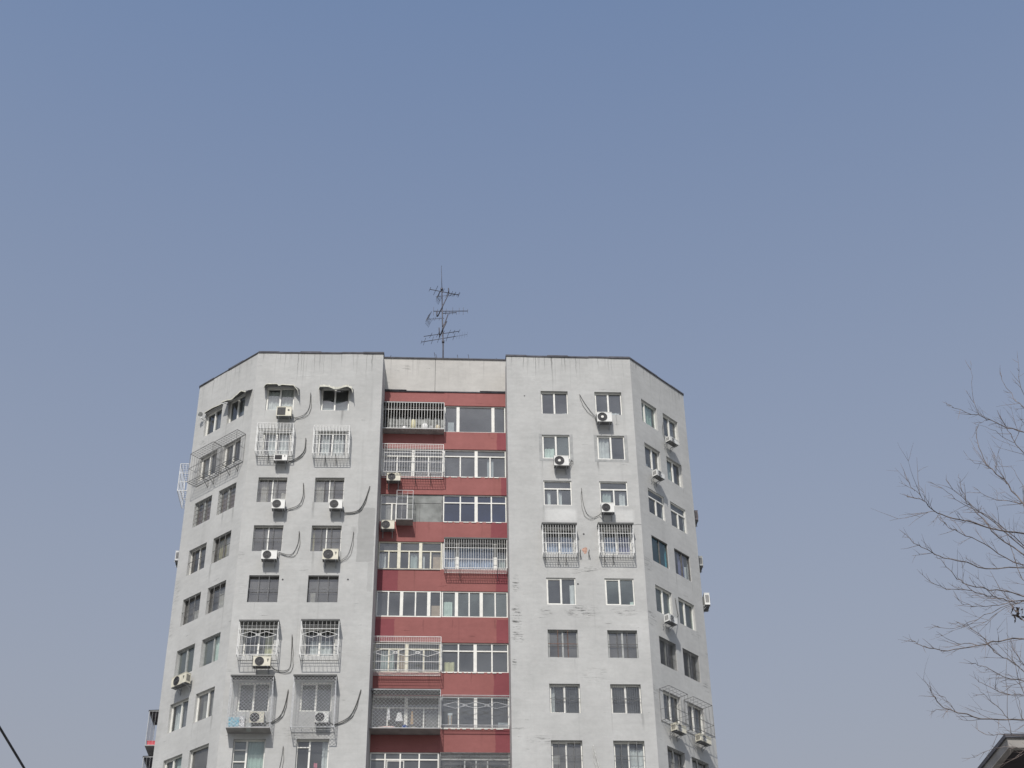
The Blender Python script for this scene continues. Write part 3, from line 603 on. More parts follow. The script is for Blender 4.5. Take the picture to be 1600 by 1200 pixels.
cage('RW', (2.351, 31.697), (3.841, 30.11), .6, 'dark thin-barred cage on the right wing at the outer edge', nv=5, nh=(.35,), mt=CGD, r=.014, rb=.006, tops=1, sides=2)
# cages on the hidden left flank, seen edge on against the sky
cage('LS', (11.4, head(1) + .5), (13.2, head(1) - 1.2), .66, 'white barred cage sticking out from left flank against the sky, high up', nv=9, nh=(.33, .66), rb=.008)
cage('LS', (11.2, head(6) + .4), (12.9, head(6) - 1.35), .66, 'grey mesh cage with dark sheet roof on the left flank, holding a red bag', net=True, nv=5, nh=(), roof=True, floor='sheet', mt=CG, rb=.005, tops=1, rm=COP)
cage('LS', (11.2, head(7) + .85), (12.9, head(7) - 1.0), .66, 'grey mesh cage with dark sheet roof on the left flank, at bottom of frame', net=True, nv=5, nh=(.55,), roof=True, mt=CG, rb=.005, tops=1, rm=COP)

# ------------------------------------------------------------------ air conditioners
def ac(key, a, c, label, nf=.46, cas=None, fan='dark', pipes=(), dep=.30, pm=None, square=False, fside=0, logo=False, pr=.020, hole=True):
    """a, c: top-left and bottom-right of the casing front at distance nf"""
    F = FC[key]; u0, u1, z0, z1 = a[0], c[0], c[1], a[1]; nb = nf - dep; cas = cas or ACW
    t = thing('air_conditioner', label, 'air conditioner', F.at((u0 + u1) / 2, 0, z0), 'outdoor air conditioner units on the tower')
    W, H = u1 - u0, z1 - z0; b = MB(); e = .015
    b.box(F, u0, u1, nb, nf, z0, z1); b.box(F, u0 - .008, u1 + .008, nb - .006, nf + .01, z1, z1 + .02)
    b.build('casing', cas, t)
    b = MB(); b.box(F, u0 + .01, u1 - .01, nb + .005, nf - .01, z0 - .022, z0 - .002); b.build('shade_tray', CGD, t)  # dark tray added to paint in the shade under the casing
    fu = u0 + W * (.36 if not fside else .64); R_ = min(H * .44, W * .33); zc = z0 + H * .5
    b = MB()
    if square: b.box(F, u0 + .04, u0 + W * .6, nf + .002, nf + .012, z0 + .05, z1 - .04)
    else:
        b.disc(F, fu, nf + .006, zc, 0, R_, k=24, dn=.006)
    b.build('fan_opening', DARK, t)
    b = MB()
    if square:
        for i in range(9): z = z0 + .07 + (H - .13) * i / 8; b.bar(F, (u0 + .04, nf + .018, z), (u0 + W * .6, nf + .018, z), .005)
    else:
        for q in (.3, .5, .7, .88, 1.0): b.tube([F.at(fu + R_ * q * math.cos(i * math.pi / 12), nf + .014, zc + R_ * q * math.sin(i * math.pi / 12)) for i in range(25)], .0055 if q < 1 else .01, 4)
        for i in range(8): an = i * math.pi / 4; b.bar(F, (fu, nf + .014, zc), (fu + R_ * math.cos(an), nf + .014, zc + R_ * math.sin(an)), .005)
    b.build('fan_grille', FANM if fan != 'light' else CG, t)
    b = MB(); b.disc(F, fu if not square else u0 + W * .8, nf + .022, zc if not square else zc + .08, 0, R_ * (.30 if fan == 'hub' else .2), k=14, dn=.012); b.build('fan_hub', WF if fan == 'hub' else FANM, t)
    for (uu, sgn) in ((u0, -1), (u1, 1)):
        b = MB()
        for i in range(4):
            n_ = nb + .05 + i * (dep - .1) / 3.6
            b.box(F, min(uu, uu + sgn * .006), max(uu, uu + sgn * .006), n_, n_ + .03, z0 + H * .18, z1 - H * .15)
        b.build('side_vent', DARK, t)
    for q in (.15, .85):
        b = MB(); u = u0 + W * q; b.box(F, u - .018, u + .018, .005, nf + .04, z0 - .035, z0 - .002); b.box(F, u - .018, u + .018, .003, .03, z0 - .28, z0 - .036)
        b.bar(F, (u, .02, z0 - .25), (u, nf * .6, z0 - .03), .012)
        b.build('bracket', CG, t)
    if logo:
        b = MB(); s = .05; lu, lz = u0 + W * .84, z0 + H * .62
        b.box(F, lu - s, lu + s, nf + .002, nf + .006, lz + .03, lz + .06); b.box(F, lu - .012, lu + .012, nf + .002, nf + .006, lz - .09, lz + .028); b.box(F, lu - .04, lu + .04, nf + .002, nf + .006, lz - .02, lz + .0); b.build('badge', DARK, t)
    if pipes:
        pts = [Vector((*p,)) for p in pipes]
        def smooth(ps, k=5):
            out = []
            for i in range(len(ps) - 1):
                p0, p1, p2, p3 = ps[max(i - 1, 0)], ps[i], ps[i + 1], ps[min(i + 2, len(ps) - 1)]
                for j in range(k):
                    t_ = j / k; out.append(.5 * ((2 * p1) + (p2 - p0) * t_ + (2 * p0 - 5 * p1 + 4 * p2 - p3) * t_ ** 2 + (3 * p1 - p0 - 3 * p2 + p3) * t_ ** 3))
            return out + [ps[-1]]
        sm = smooth(pts)
        def P3(p, n, du=0, dz=0): return F.at(p.x + du, n, p.y + dz)
        nn = len(sm)
        right = pts[0].x > (u0 + u1) / 2
        eu = u1 if right else u0
        b = MB()
        path = [F.at(sm[0].x, -.02, sm[0].y)] + [P3(p, .024 + .05 * (i / nn) ** 2) for i, p in enumerate(sm)] + [F.at(eu, nb + .08, z0 + .1)]
        b.tube(path, pr * .8, 6); b.build('pipe', pm or PIPE, t); b = MB(); ws = rnd.uniform(.5, 1.3)
        path = [F.at(sm[0].x, -.02, sm[0].y - .03)] + [P3(p, .018 + .04 * (i / nn) ** 2, (.05 if right else -.05) * ws * math.sin(i / nn * 3.1) * 2 + .012 * math.sin(i * 1.7), -.11 * ws * math.sin(i / nn * 3.1)) for i, p in enumerate(sm)] + [F.at(eu, nb + .05, z0 + .03)]
        b.tube(path, pr * .6, 6)
        b.build('pipe', pm or PIPE, t)
    return t
ac('LF', (1.307, 46.985), (2.092, 46.428), 'cream air conditioner with square grille under the top left-front window', cas=ACC, square=True, pipes=[(2.958, 48.194), (2.947, 47.293), (2.727, 46.804), (2.277, 46.559)])
ac('LF', (1.396, 44.039), (2.071, 43.695), 'small air conditioner under a white barred cage, second from roof', square=True, pipes=[(2.888, 45.325), (2.853, 44.577), (2.57, 44.146), (2.164, 43.872)], pr=.028)
ac('LF', (1.502, 41.382), (2.144, 40.866), 'white air conditioner, third row from roof, in the left-hand column of the left front', pipes=[(2.932, 42.609), (2.964, 41.853), (2.761, 41.29), (2.203, 41.027)])
ac('LF', (4.356, 41.378), (5.004, 40.88), 'white air conditioner third row from roof with long pipes running up towards the red bay', pipes=[(6.307, 42.438), (6.055, 41.493), (5.725, 40.97), (5.091, 40.837)], pr=.028)
ac('LF', (1.21, 38.469), (1.961, 38.01), 'white air conditioner under the fourth-row window near the left corner', pipes=[(2.906, 39.816), (2.891, 39.09), (2.603, 38.479), (2.0, 38.584)])
ac('LF', (4.183, 38.551), (4.946, 38.003), 'cream air conditioner with single thin pipe from a round plaster patch', cas=ACC, logo=True, pipes=[(5.603, 39.791), (5.54, 39.1), (5.366, 38.453), (5.037, 38.131)], pr=.014)
ac('LF', (1.308, 32.735), (2.116, 32.266), 'cream air conditioner with dark badge below a diamond cage', nf=.66, cas=ACC, logo=True, pipes=[(2.947, 34.16), (2.981, 33.231), (2.959, 32.478), (2.674, 32.283), (2.251, 32.347)])
ac('LF', (1.336, 30.085), (1.99, 29.573), 'cream air conditioner inside the mesh cage beside a blue box', nf=.4, cas=ACC, pipes=[(2.963, 31.349), (2.857, 30.555), (2.661, 30.021), (2.274, 29.71)], pr=.026)
ac('LF', (4.314, 30.084), (4.942, 29.587), 'white air conditioner alone inside a tall mesh cage', nf=.4, pipes=[(6.333, 31.35), (6.104, 30.492), (5.805, 29.958), (5.206, 29.615)], pr=.026)
ac('LF', (1.796, 26.564), (2.454, 26.123), 'air conditioner at picture bottom edge, only its thin pipes showing, left front', pipes=[(2.925, 28.6), (2.894, 28.022), (2.777, 27.27), (2.497, 26.44)], pr=.014)
ac('LW', (1.373, 32.793), (2.444, 32.304), 'cream air conditioner hanging on the left wing under a greenish window', nf=.5, cas=ACC, logo=True, pipes=[(2.153, 32.857), (1.902, 32.668)], pr=.012)
ac('RF', (4.694, 46.925), (5.476, 46.353), 'white air conditioner with pale fan hub under the top right-front window', fan='hub', pipes=[(3.878, 48.355), (4.082, 47.882), (4.366, 47.353), (4.653, 46.91)], pr=.018)
ac('RF', (2.353, 44.168), (3.11, 43.599), 'white air conditioner with pale fan hub hanging off a grey-bordered window', fan='hub', pipes=[(3.301, 44.205), (3.246, 44.048)], pr=.02)
ac('RF', (4.67, 41.397), (5.307, 40.865), 'white air conditioner with a looping pipe above a roofed cage', pipes=[(3.749, 42.51), (3.797, 41.675), (3.965, 41.002), (4.28, 40.783), (4.612, 40.938)], pr=.014)
ac('RF', (4.269, 26.499), (4.88, 26.059), 'air conditioner at picture bottom edge, only its thick white pipe showing, right front', pipes=[(3.747, 28.702), (3.841, 28.18), (3.963, 27.632), (4.117, 26.581)], pm=PIPEW, pr=.03)
ac('RW', (2.421, 46.699), (3.173, 46.439), 'white air conditioner on right wing below the topmost outer window', nf=.5, fan='light', pipes=[(2.583, 47.876), (2.532, 47.187), (2.699, 46.688)], pr=.012)
ac('RW', (0.986, 43.95), (1.65, 43.621), 'white air conditioner on right wing, second row from roof', nf=.5, fan='light')
ac('RW', (1.039, 35.662), (1.709, 35.296), 'white air conditioner on right wing under the fifth row window, dangling wire', nf=.5, fan='light', pipes=[(2.352, 37.148), (2.366, 36.618), (2.42, 36.214)], pr=.012)
ac('RW', (0.903, 29.97), (1.695, 29.636), 'cream air conditioner below the right-wing cage nearer the front corner', nf=.5, cas=ACC, fan='light')
ac('RW', (2.789, 29.99), (3.655, 29.666), 'cream air conditioner below the right-wing cage at the outer edge', nf=.5, cas=ACC, fan='light')
ac('RC', (0.298, 43.904), (1.006, 43.469), 'cream air conditioner under the grid cage in the red bay', nf=.5, cas=ACC)
ac('RC', (0.101, 41.07), (0.781, 40.595), 'cream air conditioner on the red band under a shadowed balcony window', nf=.5, cas=ACC)
ac('RS', (.9, head(2) + .85), (1.7, head(2) + .3), 'air conditioner seen edge-on on the right flank, uppermost against the sky', nf=.36, dep=.26, cas=mat('shaded_brown_casing', (.13, .11, .12), .6))  # shade on this flank is painted in as a dark brown casing
ac('RS', (.9, head(3) + .85), (1.7, head(3) + .3), 'air conditioner seen edge-on on the right flank, middle one against the sky', nf=.38, dep=.26, cas=GFR)  # grey casing colour, darkened to paint in the flank's shade
ac('RS', (.1, head(4) + 1.05), (.9, head(4) + .4), 'white air conditioner with side vents jutting from right flank into the sky', nf=.40, dep=.27)
ac('LS', (12.4, head(3) + .75), (13.2, head(3) + .2), 'air conditioner peeking from behind the left corner of the tower', nf=.33, dep=.24, cas=CG)

# ------------------------------------------------------------------ awnings, lamp, clutter
AWM = mat('awning_sheet', (.15, .15, .145), .6, var=.18, scale=5)
AWR = mat('awning_rim', (.62, .61, .53), .7, var=.15, scale=9)
def awning(key, prof, zb, n, label, rim=.07, side=.35):
    """prof: front-edge points (u, z); zb: height of the line where it meets the wall"""
    F = FC[key]; u0, u1 = prof[0][0], prof[-1][0]; t = thing('awning', label, 'awning', F.at((u0 + u1) / 2, 0, zb), 'sheet awnings over the top windows')
    b = MB(); K = 24; pp = []
    for i in range(K + 1):
        s = u0 + (u1 - u0) * i / K
        for (a, c) in zip(prof, prof[1:]):
            if a[0] <= s <= c[0] + 1e-6: q = (s - a[0]) / (c[0] - a[0]); q = q * q * (3 - 2 * q); pp.append((s, a[1] + (c[1] - a[1]) * q)); break
    for th in (0, .015):
        for (a, c) in zip(pp, pp[1:]):
            pts = [F.at(a[0], n, a[1] + th), F.at(c[0], n, c[1] + th), F.at(c[0], .01, zb + th + (c[1] - zb) * .35), F.at(a[0], .01, zb + th + (a[1] - zb) * .35)]
            b.face(pts if th else pts[::-1], smooth=True)
    b.build('canopy', AWM, t)
    b = MB(); rr = random.Random(3)
    for (a, c) in zip(pp, pp[1:]):
        h = rim * rr.uniform(.6, 1.2); b.face([F.at(a[0], n + .005, a[1] - .01), F.at(c[0], n + .005, c[1] - .01), F.at(c[0], n + .005, c[1] + h), F.at(a[0], n + .005, a[1] + h)])
    b.build('rim', AWR, t)
    for q in (pp[1], pp[-2]): b = MB(); b.bar(F, (q[0], .01, zb - side), (q[0], n, q[1]), .012); b.build('stay', CGD, t)
awning('LF', [(0.508, 48.183), (0.619, 48.472), (1.207, 48.477), (1.316, 48.354), (1.444, 48.437), (2.051, 48.401), (2.269, 48.156), (2.38, 47.747)], HEAD + .16, .4, 'battered curved awning over the curtained window near the left corner', .05)
awning('LF', [(3.394, 47.972), (3.444, 48.26), (3.813, 48.263), (4.325, 48.102), (4.921, 48.272), (5.128, 48.15), (5.209, 47.863)], HEAD + .16, .5, 'sagging awning with yellowed rim over the window next to the red bay', .13)
awning('LW', [(2.608, 48.315), (2.977, 48.25), (3.506, 48.111), (3.897, 48.22), (4.188, 48.313), (4.619, 48.093)], HEAD + .16, .45, 'wavy drooping awning on the left wing close to the corner', .07)
awning('LW', [(0.852, 48.57), (1.505, 48.59), (2.27, 48.514)], HEAD + .08, .16, 'straight narrow hood over the outermost top window on left wing', .04, .1)
F = FC['LW']; q = (0.718, 48.454)
t = thing('floodlight', 'small grey floodlight on an arm at the top left corner of the tower', 'floodlight', F.at(q[0], 0, q[1] - .3))
b = MB(); b.bar(F, (q[0] + .15, 0, q[1] - .35), (q[0] + .1, .25, q[1] - .25), .018); b.bar(F, (q[0] + .1, .25, q[1] - .25), (q[0], .3, q[1]), .018); b.build('arm', CG, t)
b = MB(); b.tube([F.at(q[0] - .10, .28, q[1] + .05), F.at(q[0] + .02, .32, q[1] + .0), F.at(q[0] + .1, .34, q[1] - .03)], .07, 10, r1=.13); b.build('lamp_head', GFR, t)
def item(name, key, u0, u1, n0, n1, z0, z1, m, label, cat, lid=None, group=None):
    F = FC[key]; b = MB(); dz = (z1 - z0)
    b.box(F, u0, u1, n0, n1, z0, z1); b.box(F, u0 - .01, u1 + .01, n0 - .01, n1 + .01, z1 - dz * .16, z1 + .01, 1)
    b.box(F, (u0 + u1) / 2 - .03, (u0 + u1) / 2 + .03, n0 - .013, n1 + .013, z0 + .02, z1 - dz * .17, 1)
    o = b.build(name, [m, lid or m]); return tag(o, label, cat, group)
BLU = mat('printed_blue', (.05, .27, .38), .6, var=.5, scale=11, dirt=(.5, .58, .6))
BW = mat('printed_white', (.75, .75, .75), .6, var=.3, scale=14, dirt=(.2, .2, .22))
a, c = (0.431, 29.736), (0.904, 29.304)
item('storage_box', 'LF', a[0], c[0], .22, .58, c[1], a[1], BLU, 'blue and white printed box on the floor of the mesh cage', 'box', BLU)
a, c = (0.889, 29.798), (1.149, 29.304)
item('storage_box', 'LF', a[0], c[0], .2, .56, c[1], a[1], BW, 'white box with dark pattern between blue box and air conditioner', 'box', BW)
a, c = (1.252, 29.458), (1.449, 29.181)
item('plastic_bag', 'LF', a[0], c[0], .3, .6, c[1], a[1], CUR['f'], 'crumpled pale bag at front of the mesh cage floor', 'bag')
a, c = (3.613, 30.968), (3.815, 30.359)
item('cardboard_box', 'RC', a[0], c[0], -.5, -.2, c[1], a[1], CUR['t'], 'tall tan carton behind the balcony glass near the red bay centre', 'box', WHT)
item('red_bag', 'LS', 12.0, 12.75, .1, .62, head(6) - 1.35, head(6) - 1.08, mat('red_plastic', (.55, .08, .1), .5), 'red bag lying on the floor of the left flank cage', 'bag')
rr = random.Random(11)
cols = [mat('cream_jug', (.66, .62, .42), .6), WHT, mat('grey_tub', (.4, .4, .4), .6), mat('beige_tin', (.5, .45, .34), .6)]
for i, (x, w_, h_, kind, lb) in enumerate([(632, .28, .30, 1, 'low white tub at left of the balcony clutter'), (646, .32, .72, 0, 'tall cream jug standing in middle of the barred balcony'), (664, .42, .46, 1, 'white bundle right of the tall cream jug'), (674, .22, .36, 2, 'grey tub behind the white bars'), (684, .34, .40, 3, 'beige tin at right end of the barred balcony')]):
    u = {632: (1.119, 47.212)[0], 646: (1.595, 47.222)[0], 664: (2.208, 47.235)[0], 674: (2.549, 47.242)[0], 684: (2.889, 47.249)[0]}[x]
    F = RC; z = (1.608, 46.68)[1] - .01; b = MB()
    b.tube([F.at(u, .25, z), F.at(u, .25, z + h_ * .75), F.at(u, .25, z + h_ * .9), F.at(u, .25, z + h_)], w_ / 2, 10, r1=w_ * .3)
    tag(b.build(('tub', 'jug', 'bundle', 'tub', 'tin')[i], cols[kind]), lb, ('tub', 'jug', 'bundle', 'tub', 'tin')[i])
# lowest-left balcony: laundry and heap
for (x, y0, y1, w_, m_, nm, lb) in ((607.5, 1106, 1129, .07, BW, 'hanging_cloth', 'narrow dark and white cloth hanging at left in the diagonal mesh cage'), (624, 1114, 1127, .17, WHT, 'hanging_cloth', 'short white cloth hanging beside the thick window post'), (644, 1112, 1132, .07, CUR['t'], 'hanging_cloth', 'thin beige cloth hanging in middle of the laundry cage')):
    a, c = {607.5: ((0.823, 30.922), (0.843, 30.315)), 624: ((1.326, 30.67), (1.308, 30.256)), 644: ((1.924, 30.739), (1.939, 30.102))}[x]
    b = MB()
    for i in range(6):
        za, zb_ = a[1] + (c[1] - a[1]) * i / 6, a[1] + (c[1] - a[1]) * (i + 1) / 6; wa, wb = w_ * (.5 + .09 * i), w_ * (.5 + .09 * (i + 1))
        for dn in (0, .03): b.face([RC.at(a[0] - wa, .5 + dn, za), RC.at(a[0] + wa, .5 + dn + .03, za), RC.at(a[0] + wb, .5 + dn + .02, zb_), RC.at(a[0] - wb, .5 + dn, zb_)])
    tag(b.build(nm, m_), lb, 'cloth')
z = (1.827, 29.823)[1]
def heap(name, u, w_, h_, m_, label, cat, n=.5):
    b = MB(); K = 10; J = 5; F = RC; r_ = random.Random(int(u * 100))
    g_ = [[F.at(u + w_ * (math.cos(math.pi * 2 * i / K)) * math.cos(j * math.pi / 2 / J) * r_.uniform(.85, 1.1), n + .16 * math.sin(math.pi * 2 * i / K) * math.cos(j * math.pi / 2 / J), z + h_ * math.sin(j * math.pi / 2 / J) * r_.uniform(.85, 1.1)) for i in range(K)] for j in range(J + 1)]
    for j in range(J):
        for i in range(K): b.face([g_[j][i], g_[j][(i + 1) % K], g_[j + 1][(i + 1) % K], g_[j + 1][i]], smooth=True)
    tag(b.build(name, m_), label, cat)
heap('cloth_bundle', (1.594, 30.163)[0], .2, .26, mat('navy_cloth', (.05, .09, .25), .9), 'dark blue bundle on the laundry cage floor', 'bundle')
heap('rag_heap', (0.773, 30.156)[0], .62, .18, mat('mixed_rags', (.40, .25, .22), .9, var=.8, scale=8, dirt=(.6, .55, .5)), 'reddish heap of rags left of the dark blue bundle', 'rags')
heap('plastic_sheet', (1.997, 30.166)[0], .3, .16, mat('dusty_plastic', (.5, .48, .42), .8, var=.2), 'pale crumpled sheet right of the dark blue bundle', 'plastic sheet')
# leftover wall brackets
for (k, q, lb) in (('RF', (3.528, 38.769), 'bare dark bracket left of the orange stain, between two roofed cages'), ('RF', (3.959, 38.776), 'bare dark bracket right of the orange stain, between two roofed cages')):
    F = FC[k]; b = MB(); b.box(F, q[0] - .015, q[0] + .015, .003, .03, q[1] - .38, q[1]); b.box(F, q[0] - .015, q[0] + .015, .031, .34, q[1] - .04, q[1]); b.bar(F, (q[0], .02, q[1] - .34), (q[0], .28, q[1] - .04), .012)
    tag(b.build('wall_bracket', CGD), lb, 'bracket', 'bare brackets on the right front')
F = FC['RF']; q = (3.782, 38.901)
b = MB()
for i in range(14):
    an = 2 * math.pi * i / 14; an2 = 2 * math.pi * (i + 1) / 14; r1_, r2_ = [.16 * (.7 + .3 * math.sin(j * 2.4) ** 2) for j in (i, (i + 1) % 14)]
    b.face([F.at(q[0], .006, q[1]), F.at(q[0] + r1_ * math.cos(an), .004, q[1] + 1.3 * r1_ * math.sin(an)), F.at(q[0] + r2_ * math.cos(an2), .004, q[1] + 1.3 * r2_ * math.sin(an2))])
b.build('rust_stain', mat('rust_stain', (.52, .33, .26), .9, var=.2, scale=9), B)

# ------------------------------------------------------------------ roof: antenna and rods
AN = FC['AN']
ANM = mat('antenna_metal', (.10, .10, .12), .5, .3, var=.2, scale=3)
def A(x): return x
mt_ = [(3.265, 53.544), (3.234, 55.154), (3.169, 57.035), (3.109, 59.354), (3.051, 61.189)]
t = thing('tv_antenna', 'tall roof mast carrying four aerial arrays above the cream parapet', 'antenna', AN.at(mt_[0][0], 0, ROOF - .35))
b = MB(); b.tube([AN.at(mt_[0][0], 0, ROOF - .35)] + [AN.at(q[0], 0, q[1]) for q in mt_[1:4]], .05, 8, r1=.035); b.tube([AN.at(mt_[3][0], 0, mt_[3][1]), AN.at(mt_[4][0], 0, mt_[4][1])], .02, 6, r1=.012)
for q in ((3.101, 59.354), (3.23, 55.433), (3.22, 56.609)): b.tube([AN.at(q[0], 0, q[1] - .08), AN.at(q[0], 0, q[1] + .08)], .08, 8)
b.build('mast', ANM, t)
def yagi(p, q, els, dirv, r=.02, refl=None):
    b = MB(); p3, q3 = AN.at(p[0], p[2] if len(p) > 2 else 0, p[1]), AN.at(q[0], q[2] if len(q) > 2 else 0, q[1]); b.tube([p3, q3], r, 5)
    dv = AN.d * dirv[0] + AN.n * dirv[1] + Vector((0, 0, dirv[2]))
    for (f_, ln) in els:
        c = p3.lerp(q3, f_); b.tube([c - dv * ln, c + dv * ln], r * .6, 4)
    if refl:
        c = p3.lerp(q3, refl[0])
        for sgn in (1, -1):
            for k in range(4):
                o_ = Vector((0, 0, sgn * refl[1] * (k + 1) / 4)) + AN.d * (-sgn * 0 + refl[2] * (k + 1) / 4)
                b.tube([c + o_ - AN.n * .35 - AN.d * .1, c + o_ + AN.n * .35 + AN.d * .1], .01, 4)
            b.tube([c, c + Vector((0, 0, sgn * refl[1])) + AN.d * refl[2]], .012, 4)
    b.build('aerial_array', ANM, t)
yagi((2.39, 59.334), (4.127, 58.942), [(0, .22), (.2, .5), (.45, .35), (.62, .3), (.75, .25), (.86, .25), (1, .25)], (.25, .7, .15), .024)
yagi((2.752, 58.769), (4.083, 59.001), [(.5, .3), (.65, .3), (.8, .3), (1, .3)], (.35, .8, -.1), .014, refl=(.05, .32, .18))
yagi((2.634, 57.676), (4.658, 57.745), [(0, .28), (.12, .15), (.37, .16), (.56, .24), (.75, .22), (.87, .24), (1, .14)], (.02, .15, 1), .024)
yagi((3.189, 57.537), (3.984, 57.607), [(.2, .1), (.5, .1), (1, .12)], (0, .3, 1), .026)
yagi((2.213, 57.064), (3.265, 57.163), [(.4, .2), (.5, .2), (.75, .2)], (.2, .8, .1), .014, refl=(0, .33, .22))
yagi((2.089, 55.793), (4.163, 56.231), [(.2, .25), (.4, .3), (.55, .3), (.72, .3), (.85, .2), (1, .18)], (.3, .8, .12), .02)
yagi((1.966, 55.378), (3.959, 55.85), [(0, .15), (.09, .3), (.32, .3), (.5, .3), (.75, .28), (.95, .28)], (.22, .8, .3), .02)
yagi((3.885, 55.824), (4.634, 56.008), [(.2, .18), (.4, .18), (.6, .18), (.8, .18), (1, .16)], (.1, .4, .9), .008)
for pa, pb in (((3.499, 59.414), (3.526, 58.974)), ((3.526, 59.023), (2.89, 57.266)), ((3.493, 57.426), (3.06, 55.85)), ((3.423, 56.899), (3.132, 56.087)), ((2.853, 57.218), (2.809, 57.647)), ((2.978, 56.413), (3.025, 55.709))):
    b = MB(); b.tube([AN.at(pa[0], .06, pa[1]), AN.at(pb[0], .06, pb[1])], .035, 5); b.build('brace', ANM, t)
for i, (pa, pb, lb) in enumerate((((0.12, 51.631), (0.251, 51.918), 'short wire rod leaning right at left end of the cream parapet'), ((2.741, 51.695), (2.627, 52.175), 'left of two close thin rods beside the antenna mast'), ((2.846, 51.697), (2.718, 52.045), 'right of two close thin rods beside the antenna mast'), ((3.975, 51.725), (3.903, 52.052), 'thin leaning rod just right of the antenna mast'), ((4.594, 51.74), (4.504, 52.089), 'thin leaning rod farther right of the antenna mast'), ((6.115, 51.733), (6.063, 51.863), 'tiny rod stub near the right end of the cream parapet'))):
    b = MB(); b.tube([RC.at(pa[0], -.1, pa[1] - .2), RC.at(pb[0], -.1, pb[1])], .016, 5); b.disc(Face((RC.at(pa[0], -.1, 0).x, RC.at(pa[0], -.1, 0).y), (1, 0)), 0, 0, pa[1] - .2, 0, .03, k=6)
    tag(b.build('roof_rod', ANM), lb, 'rod', 'thin rods on the roof edge')

# ------------------------------------------------------------------ low building at lower right
C0 = Vector((7.335, 22.0, 10.554))
FD = Face((C0.x, C0.y), (.998, .061)); BK = -FD.n
t = thing('flat_roofed_building', 'dark eaves corner of a lower flat-roofed building at bottom right behind bare branches', 'building', (C0.x + 3, C0.y + 3, 0))
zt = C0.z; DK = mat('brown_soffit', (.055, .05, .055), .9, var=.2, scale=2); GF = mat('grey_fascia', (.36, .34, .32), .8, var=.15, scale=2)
b = MB(); b.box(FD, 0, 12, -16, 0, zt - .06, zt); b.build('coping', COP, t)
b = MB(); b.box(FD, .03, 11.97, -.14, -.03, zt - .21, zt - .061); b.box(FD, .03, .14, -15.9, -.141, zt - .21, zt - .061); b.build('fascia', GF, t)
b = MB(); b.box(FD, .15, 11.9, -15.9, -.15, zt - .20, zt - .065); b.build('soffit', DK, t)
b = MB(); b.box(FD, 1.3, 10.8, -15, -1.3, 0, zt - .205); b.build('wall', mat('brown_render', (.16, .13, .12), .9, var=.1), t)
for i in range(5):
    b = MB(); u = 1.9 + i * 1.75; b.box(FD, u, u + .9, -1.299, -1.27, zt - 2.1, zt - .8); o = b.build('window', GFR, t)
    b = MB(); b.quad(FD, u + .05, u + .85, zt - 2.05, zt - .85, -1.265); b.build('pane', GL['d'], o)
b = MB(); b.bar(FD, (.5, -.4, zt - .23), (2.6, -.3, zt - .23), .012); b.build('cable', CG, t)

